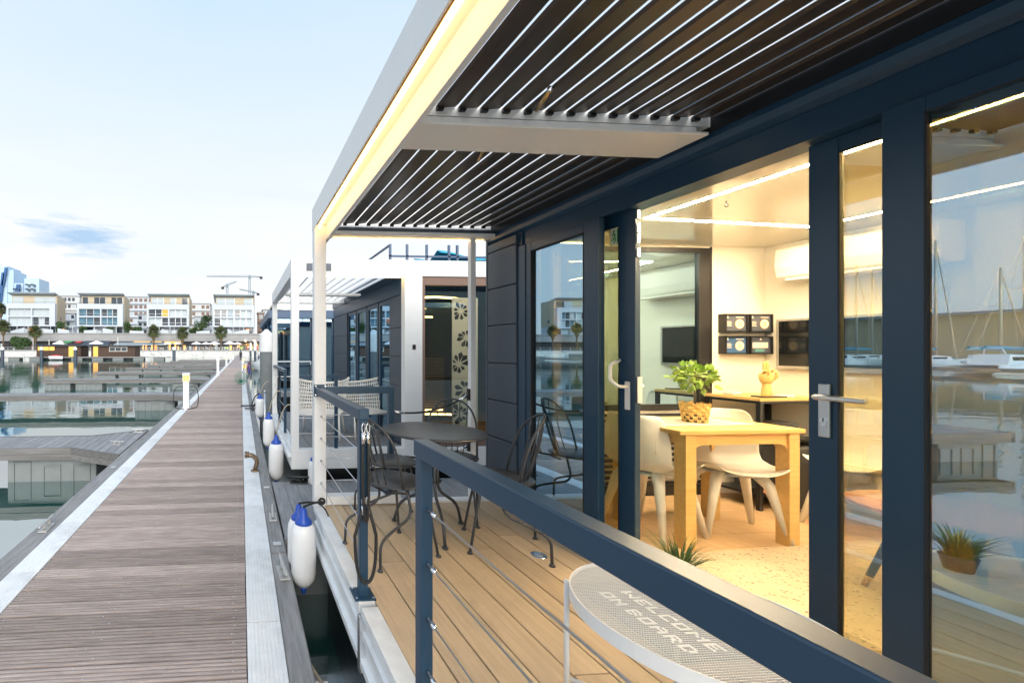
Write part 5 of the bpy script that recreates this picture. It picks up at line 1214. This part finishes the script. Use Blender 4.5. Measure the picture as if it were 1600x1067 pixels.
crane('lowest tower crane, partly behind the tallest', 12.2, 415, 20, 60.5, -2, 17, -.22)

# ---- palms, shrubs
def palm(label, x, y, z0, zc, r, name='palm_tree'):
    p_ = thing(name, label, 'palm tree', (x, y, z0), group='palm trees on the far promenade')
    MB().tube([(x, y, z0), (x + .1, y, (z0 + zc) / 2), (x, y, zc)], [.34, .27, .30], 8).build('trunk', 'trunk', p_, True)
    MB().lathe([(.32, zc - 3.6), (.7, zc - 2.6), (1.25, zc - 1.2), (1.3, zc - .4), (.3, zc)], (x, y, 0), 10).build('dry_skirt', 'palmdead', p_, True)
    mb = MB(); c0 = Vector((x, y, zc))
    for i in range(430):
        a = rnd.uniform(0, 6.283); el = rnd.uniform(-.95, 1.5); ln = r * rnd.uniform(.45, .86)
        d = Vector((math.cos(a) * math.cos(el), math.sin(a) * math.cos(el), math.sin(el)))
        side = d.cross(Vector((0, 0, 1)));
        if side.length < .1: side = Vector((1, 0, 0))
        side.normalize(); tip = c0 + d * ln - Vector((0, 0, .16 * ln)); stem = c0 + d * ln * .5
        nn_ = side.cross(d).normalized()
        for k in range(-3, 4):      # fan of leaflets
            e = (d + side * k * .28 + nn_ * rnd.uniform(-.1, .1)).normalized(); tp = stem + e * ln * .55 * (1 - abs(k) * .07) - Vector((0, 0, .10 * ln + .04 * abs(k)))
            wv = side.cross(e).cross(e).normalized() * .12 + side * .17
            mb.add([stem - wv * .4, stem + wv * .4, (stem + tp) / 2 + wv, tp, (stem + tp) / 2 - wv], [(0, 1, 2, 3, 4)])
        mb.add([c0 - side * .04, c0 + side * .04, stem + side * .03, stem - side * .03], [(0, 1, 2, 3)])
    mb.build('crown', 'palm', p_)
palm('palm tree in front of the leftmost apartment block', -73.5, 152, 1.95, 8.6, 3.8)
palm('palm tree in front of the apartment block with the lit window', -31.9, 152, 1.95, 8.8, 3.8)
palm('palm tree between the third and fourth apartment blocks', -21.5, 152, 1.95, 8.2, 3.7)
palm('palm tree in front of the rightmost apartment block', -7.5, 152, 1.95, 8.4, 3.8)
palm('palm tree cut off by the left edge, low on the promenade', -84.5, 152, 1.95, 10.5, 3.8)
palm('taller palm tree on the upper terrace at the left edge', -96.5, 172, 8.5, 18.6, 3.6)
palm('tall palm tree behind the grey mooring pile', 13.5, 160, 1.95, 18.0, 3.8)
for i, x in enumerate((-100, -118, -128, -145, 25, 48)): palm(['palm tree beyond the left edge, first along', 'palm tree beyond the left edge, second along', 'palm tree beyond the left edge, third along', 'palm tree beyond the left edge, fourth along', 'palm tree behind the second houseboat terrace', 'palm tree hidden behind the white posts'][i], x, 153, 1.95, 8.6 + i % 3, 3.3)
def shrub(label, c, s_, n, seed, ls=.3):
    rr = random.Random(seed); p_ = thing('shrub', label, 'shrub', (c[0], c[1], c[2]), group='shrubs on the far shore')
    mb = MB(); lob = [(rr.uniform(-.6, .6) * s_[0], rr.uniform(-.5, .5) * s_[1], rr.uniform(.3, .75) * s_[2], rr.uniform(.3, .5)) for _ in range(9)]
    for i in range(n):
        l_ = rr.choice(lob); d = Vector((rr.gauss(0, 1), rr.gauss(0, 1), rr.gauss(0, 1))).normalized() * rr.uniform(.5, 1.0) ** .5
        q = Vector((c[0] + l_[0] + d.x * l_[3] * s_[0], c[1] + l_[1] + d.y * l_[3] * s_[1], max(c[2] + .02, c[2] + l_[2] + d.z * l_[3] * s_[2] * .8)))
        e1 = Vector((rr.gauss(0, 1), rr.gauss(0, 1), rr.gauss(0, 1))).normalized() * ls; e2 = e1.cross(Vector((rr.gauss(0, 1), rr.gauss(0, 1), rr.gauss(0, 1)))).normalized() * ls * .55
        mb.quad(q - e1, q + e2, q + e1, q - e2)
    mb.build('foliage', 'shrub', p_); MB().tube([(c[0], c[1], c[2] - .05), (c[0], c[1], c[2] + s_[2] * .6)], [.12, .06], 6).build('stem', 'trunk', p_)
shrub('large round dark green shrub on the promenade at the left', (-76.5 - 2, 151.8, 1.95), (4.6, 2.4, 4.6), 4200, 3)
for i, (x, z, sx, sz, lb) in enumerate(((-70, 8.5, 2.6, 4.5, 'dark shrubs between the first and second apartment blocks'), (-44.5, 8.5, 2.4, 4.6, 'tall dark shrub right of the second apartment block'), (-41.5, 8.5, 2.4, 2.6, 'low dark hedge between second and third apartment blocks'), (-16.2, 8.5, 3.0, 5.8, 'broad dark tree left of the rightmost apartment block'), (-18.5, 8.5, 3.0, 2.2, 'clipped green hedge before the rightmost apartment block'), (-62, 8.5, 1.6, 3, 'small shrub before the second apartment block'), (-52, 8.5, 1.6, 2.4, 'low shrub before the second apartment block'), (-66, 12.5, 2, 2.2, 'shrub on the upper terrace right of the leftmost block'), (-14.5, 14, 3.5, 4.5, 'pale green hillside bush between third and fourth blocks'))):
    shrub(lb, (x, 165.5 if z < 10 else 186, z), (sx, 1.6, sz), 900, 20 + i)

# ---- garden walls, walkway slab and clutter at the foot of the apartment blocks
t = thing('walkway_slab', 'thin white walkway slab running along the foot of the apartment blocks', 'slab', (-40, 166.5, 11.2))
B(-101, 6, 166.2, 167.6, 11.25, 11.5).build('slab', 'plaster', t)
for k in range(26): B(-100 + k * 4.2, -99.75 + k * 4.2, 166.3, 166.5, 8.5, 11.25).build('column', 'plaster', t)
gw = ['first', 'second', 'third', 'fourth', 'fifth', 'sixth', 'seventh', 'eighth', 'ninth', 'tenth', 'eleventh', 'twelfth']
for k in range(12):
    x = -96 + k * 8.6 + rnd.uniform(-1, 1); w_ = rnd.uniform(3.5, 6.5); h0, h1 = rnd.uniform(9.2, 9.8), rnd.uniform(9.4, 10.6)
    if rnd.random() < .5: h0, h1 = h1, h0
    o = MB().prism([(x, 8.45), (x + w_, 8.45), (x + w_, h1), (x, h0)], 'y', 163.4, 163.8).build('garden_wall', 'plaster', None); tag(o, 'low sloping white garden wall on the terrace edge, %s from the left' % gw[k], 'wall', 'white garden walls on the terrace')
for k in range(6):
    x = (-83, -70.5, -44, -19.5, -17.5, 2)[k]
    o = B(x, x + (1.6, 1.0, .8, 1.8, .7, 1.2)[k], 167.1, 167.2, 9.0, 10.6).build('lit_opening', 'winglow2', None); tag(o, 'small orange-lit opening under the walkway slab, %s from the left' % gw[k], 'window', 'lit openings under the walkway')
for k in range(16):
    x = -60 + k * 3.9 + rnd.uniform(-.8, .8); c_ = thing('cafe_table', 'white cafe table with two white seats on the far promenade', 'table', (x, 152.6, 1.95), group='white cafe tables on the promenade')
    B(x - .5, x + .5, 152.2, 153.0, 2.65, 2.72).build('table_top', 'parasol', c_); MB().tube([(x, 152.6, 1.96), (x, 152.6, 2.65)], .05, 6).build('leg', 'alu', c_)
    for sx in (-1, 1): MB().box(x + sx * .9 - .22, x + sx * .9 + .22, 152.4, 152.8, 2.35, 2.42).box(x + sx * 1.1 - .03, x + sx * 1.1 + .03, 152.4, 152.8, 1.96, 2.85).build('seat', 'parasol', c_)
# ---- restaurants under the terrace
for i, (x0, x1, mm, lb) in enumerate(((-48, -38, 'winglow', 'lit yellow restaurant sign strip, left of three'), (-36.5, -31, 'winglow', 'lit yellow restaurant sign strip, middle of three'), (-29.5, -19, 'winglow', 'lit yellow restaurant sign strip, right of three'))):
    sgn = thing('restaurant_sign', lb, 'sign', (x0 * .62, 161, 4.4), group='lit signs over the restaurants')
    k0, k1 = -41.3 + (x0 + 48) * .62, -41.3 + (x1 + 48) * .62
    B(k0, k1, 160.85, 161.15, 4.6, 5.25).build('light_box', mm, sgn); B(k0 - .1, k1 + .1, 160.95, 161.19, 4.5, 4.58).build('bracket', 'dark', sgn)
rs = thing('restaurant_row', 'row of glowing restaurant fronts under the concrete terrace', 'restaurant', (-20, 161.9, 1.95))
for i in range(92):
    x = -92 + i * 1.12
    mm = rnd.choice(['dark', 'dglass', 'dark', 'curtain', 'brownb'])
    if -41 < x < -18 and rnd.random() < .38 or x > -6 and rnd.random() < .4: mm = rnd.choice(['winglow', 'winglow2', 'winglow'])
    if x > 9: continue
    B(x, x + rnd.uniform(.5, 1.05), 161.7, 161.95, 2.0, rnd.uniform(3.2, 4.5)).build('shop_front', mm, rs)
def parasol(label, x, y, r, m='parasol', h=2.35):
    p_ = thing('parasol', label, 'parasol', (x, y, 1.95), group='parasols outside the restaurants')
    n_ = 8; pts = [(x + r * math.cos(2 * math.pi * k / n_), y + r * math.sin(2 * math.pi * k / n_), 1.95 + h) for k in range(n_)]; lo = [(a, b, c - .22) for a, b, c in pts]
    MB().add([(x, y, 1.95 + h + r * .42)] + pts + lo, [(0, 1 + k, 1 + (k + 1) % n_) for k in range(n_)] + [(1 + k, 1 + n_ + k, 1 + n_ + (k + 1) % n_, 1 + (k + 1) % n_) for k in range(n_)]).build('canopy', m, p_)
    MB().tube([(x, y, 1.95), (x, y, 1.95 + h + r * .4)], .06, 6).build('pole', 'white', p_)
pl_ = [(-27.2, 1.6), (-23.5, 1.9), (-16.7, 2.0), (-13.2, 1.7), (-9.8, 2.6), (-4.4, 2.5), (-1.4, 1.6), (-66, 2.6), (-53, 2.8)]
pn_ = ['small white parasol left of the lit signs', 'white parasol below the middle lit sign', 'white parasol right of the lit signs', 'white parasol between two palm trees', 'broad white parasol behind the rightmost palm', 'broad white parasol near the jetty end', 'small white parasol nearest the jetty end', 'white parasol above the left floating cabin', 'white parasol above the gap between the floating cabins']
for (x, r), lb in zip(pl_, pn_): parasol(lb, x, 154.5, r)
for i, (x, w2, m_, lb) in enumerate(((-64.3, 1.5, 'green', 'green awning panel above the left floating cabin'), (-60.2, 1.2, 'red', 'red awning panel above the left floating cabin'))):
    o = MB().prism([(153, 4.7), (156, 5.3), (156, 5.2), (153, 4.6)], 'x', x, x + w2 * 1.6).build('awning', m_, None); tag(o, lb, 'awning')
o = MB().prism([(153, 3.9), (157, 5.4), (157, 5.2), (153, 3.7)], 'x', -58, -48.5).build('marquee_roof', 'anthsid', None); tag(o, 'dark grey sloping marquee roof behind the left floating cabin', 'roof')
o = MB().prism([(153, 3.9), (157, 4.9), (157, 4.7), (153, 3.7)], 'x', -46.5, -27.5).build('marquee_roof', 'roofz', None); tag(o, 'long pale blue-grey marquee roof behind the right floating cabin', 'roof')
# string lights and globes
for i, x in enumerate((1.6, 4.9)):
    g = thing('street_lamp', ['left glowing globe lamp over the bright bar by the jetty end', 'right glowing globe lamp over the bright bar by the jetty end'][i], 'lamp', (x, 156, 1.95), group='globe lamps by the jetty end')
    MB().tube([(x, 156, 1.95), (x, 156, 5.2)], .07, 6).build('pole', 'dark', g); MB().lathe([(.02, 5.1), (.32, 5.25), (.42, 5.5), (.32, 5.8), (.02, 5.92)], (x, 156, 0), 12).build('globe', 'globe', g, True)
for i in range(34):
    x = rnd.choice([rnd.uniform(-2.5, 6.5), rnd.uniform(-45, 6), rnd.uniform(-2.5, 6.5)]); z = rnd.uniform(3.0, 4.6) if x > -3 else rnd.uniform(2.4, 4.4); r = rnd.uniform(.10, .22)
    o = MB().lathe([(.01, -r), (r * .8, -r * .6), (r, 0), (r * .8, r * .6), (.01, r)], (x, 155 + rnd.uniform(-2, 4), z), 8).build('bar_light', rnd.choice(['globe', 'winglow', 'winglow', 'globe']), None, True)
    tag(o, 'tiny warm light among the waterfront restaurants', 'light', 'warm lights of the restaurants')
for i, x in enumerate((-.6, 3.2, -6.2)):
    o = B(x, x + 1.4, 156.5, 156.6, 2.4, 3.1).build('lime_sign', 'lime', None); tag(o, ['lime green lit panel nearest the jetty end but one', 'lime green lit panel inside the bright bar', 'lime green lit panel under the broad parasol'][i], 'sign')
bar = thing('open_bar', 'brightly lit open bar with warm lights at the jetty end', 'bar', (2.5, 158, 1.95))
B(-2.2, 7.2, 158.6, 158.8, 1.95, 4.6).build('back_wall', 'tan', bar)
for k in range(6): B(-2.2 + k * 1.84, -2.0 + k * 1.84, 156.5, 156.7, 1.95, 4.4).build('post', 'brownb', bar)
B(-2.4, 7.4, 156.3, 159, 4.62, 4.8).build('roof', 'dark', bar); B(-1.5, 6.5, 157.4, 157.8, 1.95, 3.0).build('counter', 'brownb', bar)
for k in range(7): MB().lathe([(.2, 1.95), (.28, 2.6), (.3, 3.2), (.1, 3.4), (.16, 3.6), (.02, 3.75)], (-1.4 + k * 1.25, 157, 0), 8).build('stool_stack', 'red' if k % 3 == 0 else 'dark', bar, True)
# street lamps on promenade
for i, x in enumerate((-74 - 0, -68.5, -44.5)):
    g = thing('lamp_column', ['slim white lamp column by the round shrub', 'short white lamp column right of the round shrub', 'slim lamp column above the floating cabins'][i], 'lamp', (x, 151.5, 1.95)); MB().tube([(x, 151.5, 1.95), (x, 151.5, 6.4 - i % 2)], [.14, .09], 8).build('pole', 'plast', g); MB().lathe([(.05, 6.4 - i % 2), (.2, 6.5 - i % 2), (.05, 6.6 - i % 2)], (x, 151.5, 0), 8).build('head', 'plast', g)

# ---- floating wooden cabins
def cabin(label, x0, x1, feats, y=108.0):
    c = thing('floating_cabin', label, 'cabin', (x0, y, WZ))
    B(x0 - 1, x1 + 1, y - 1.2, y + 7, -.9, .05).build('pontoon', 'conc', c); B(x0 - 1.1, x1 + 1.1, y - 1.3, y + 7.1, .052, .16).build('deck', 'timber', c)
    n_ = int((x1 - x0) / .45)
    for j in range(8): B(x0, x1, y - .03 - (j % 2) * .015, y + .02, .17 + j * .34, .17 + j * .34 + .325).build('cladding_board', 'barwood', c)
    B(x0, x1, y + .03, y + 5.5, .165, 2.88).build('wall', 'barwood', c)
    B(x0 - .6, x1 + .6, y - .9, y + 6.2, 2.9, 3.12).build('roof', 'anthsid', c)
    for xa, xb, za, zb, mm in feats:
        wn = B(xa, xb, y - .10, y - .05, za, zb).build('window' if za > 1 else 'door', mm, c)
        k_ = max(1, int((xb - xa) / 1.2)); fr_ = MB().box(xa - .1, xb + .1, y - .14, y - .101, zb, zb + .1).box(xa - .1, xb + .1, y - .14, y - .101, za - .1, za)
        for q in range(k_ + 1): xx = xa + (xb - xa) * q / k_; fr_.box(xx - .05, xx + .05, y - .14, y - .101, za, zb)
        fr_.build('frame', 'plast' if mm == 'dglass' else 'barwood', wn)
    return c
cabin('left floating wooden cabin with a lit window strip and glowing doorway', -51.9, -41.0, [(-51.6, -47.4, 1.75, 2.7, 'winglow'), (-44.0, -42.3, .2, 2.75, 'winglow')])
cabin('right floating wooden cabin with glowing doorway and small white windows', -38.4, -27.4, [(-37.9, -36.6, .2, 2.75, 'winglow'), (-33.8, -29.4, 1.6, 2.5, 'dglass')])
t = thing('pontoon', 'long low grey pontoon in front of the floating cabins', 'pontoon', (-60, 105, WZ))
B(-78, -18, 104.4, 106.6, -.05, .15).build('deck', 'timber', t)
for k in range(12): B(-77 + k * 5, -74.4 + k * 5, 104.6, 106.4, -.9, -.051).build('float', 'conc', t)
for i, (x, lb) in enumerate(((-58.0, 'white-capped pile left of the floating cabins'), (-48.8, 'white-capped pile before the lit window strip'), (-40.8, 'white-capped pile between the floating cabins'), (-16.8, 'white-capped pile before the pale quay wall'))): pile(lb, x, 104, .42, 2.7, 1.9)
for i in range(3):
    pile(['white-capped pile at the right jetty edge, far out', 'thin white-capped pile beyond the bicycles', 'thin white-capped pile by the far cruisers'][i], 1.5 + .25 * i, 66 - i * 14, .17, 3.0, 1.7)
t = thing('small_boat', 'small dinghy with a white and red cover before the left cabin', 'boat', (-45.6, 103.5, WZ))
MB().grid(lambda u, v: (-46.8 + 3.2 * u, 103.5 + (v - .5) * 1.3 * math.sin(math.pi * min(1, u * .9 + .1)) ** .5, -.35 + .75 * abs(2 * v - 1) ** 1.5), 12, 8).build('hull', 'hullw', t, True); MB().grid(lambda u, v: (-46.7 + 3.0 * u, 103.5 + (v - .5) * 1.2, .42 + .3 * math.sin(math.pi * v) * math.sin(math.pi * u)), 10, 6).build('cover', 'red', t, True)

# ================================================================== LEFT MARINA (seen mirrored in the glass)
def sailboat(label, x, y, ln, h, rz):
    b = thing('sailing_boat', label, 'boat', (x, y, WZ), rz, 'sailing boats in the left basin')
    def hull(u, v):
        wd = 1.55 * math.sin(math.pi * (.12 + .80 * u)) ** .8 * (1 if u < .98 else .1); k = abs(2 * v - 1); sgn = -1 if v < .5 else 1
        return (sgn * wd * min(1, k * 1.5) ** .6, ln / 2 - ln * u, -.4 + 1.5 * k ** 1.2 + .25 * abs(u - .5))
    MB().grid(hull, 18, 10).build('hull', 'hullw', b, True, local=True)
    MB().add([(-.2, ln * .48, 1.15), (.2, ln * .48, 1.15), (1.5, 0, 1.1), (1.1, -ln * .46, 1.1), (-1.1, -ln * .46, 1.1), (-1.5, 0, 1.1)], [(0, 1, 2, 3, 4, 5)]).build('deck', 'hullw', b, local=True)
    MB().prism([(-ln * .2, 1.1), (ln * .22, 1.1), (ln * .15, 1.6), (-ln * .18, 1.75)], 'x', -.8, .8).build('cabin', 'hullw', b, local=True); B(-.82, .82, -ln * .14, ln * .1, 1.3, 1.5).build('window_band', 'dglass', b, local=True)
    MB().tube([(0, ln * .1, 1.4), (0, ln * .1, h)], [.16, .10], 8).build('mast', 'mast', b, True, local=True)
    MB().tube([(0, ln * .1, 2.4), (0, -ln * .34, 2.5)], .11, 8).tube([(0, ln * .08, 2.5), (0, -ln * .3, 2.65)], .20, 8).build('boom', 'cyan', b, True, local=True)
    MB().tube([(-.9, ln * .1, h * .62), (.9, ln * .1, h * .62)], .03, 5).tube([(0, ln * .48, 1.2), (0, ln * .1, h * .97)], .05, 5).tube([(0, -ln * .46, 1.2), (0, ln * .1, h)], .012, 4).tube([(-1.4, ln * .08, 1.2), (-.9, ln * .1, h * .62), (0, ln * .1, h)], .012, 4).tube([(1.4, ln * .08, 1.2), (.9, ln * .1, h * .62), (0, ln * .1, h)], .012, 4).build('rigging', 'mast', b, local=True)
sb = [(-78, 38, 11, 14.5), (-80, 44.5, 10, 16), (-78, 50, 11, 14.2), (-92, 46, 10, 13), (-80, 57.5, 10, 13.5), (-94, 58, 10, 15), (-78, 32, 9, 13), (-95, 37, 9, 12), (-95, 70, 10, 13), (-80, 66, 10, 14)]
sl = ['nearest', 'second', 'third', 'fourth', 'fifth', 'sixth', 'seventh', 'eighth', 'ninth', 'tenth']
for i, (x, y, ln, h) in enumerate(sb): sailboat('white sailing boat, %s of the fleet in the left basin outside the frame' % sl[i], x, y, ln, h, R(90 + rnd.uniform(-6, 6)))
for i, (x, y) in enumerate(((-71, 35), (-72, 47.5), (-71, 54), (-72, 62))): cruiser('white motor yacht, %s in the left basin outside the frame' % sl[i], x, y, 8.5, R(92), grp='motor yachts in the left basin', s=1.0)
t = thing('left_pontoon', 'long grey pontoon of the left basin, outside the frame', 'pontoon', (-64, 10, 0)); B(-66, -64.2, -20, 90, -.3, .05).build('deck', 'timber', t)
t = thing('harbour_shed', 'long brown harbour shed beyond the left basin, outside the frame', 'building', (-135, 30, 1)); B(-145, -132, -60, 140, .5, 8.5).build('wall', 'tan', t); B(-146, -131, -61, 141, 8.5, 9.0).build('roof', 'roofz', t)
struct('left_bank', B(-240, -122, -120, 150.2, -4, .5), 'quaytop')
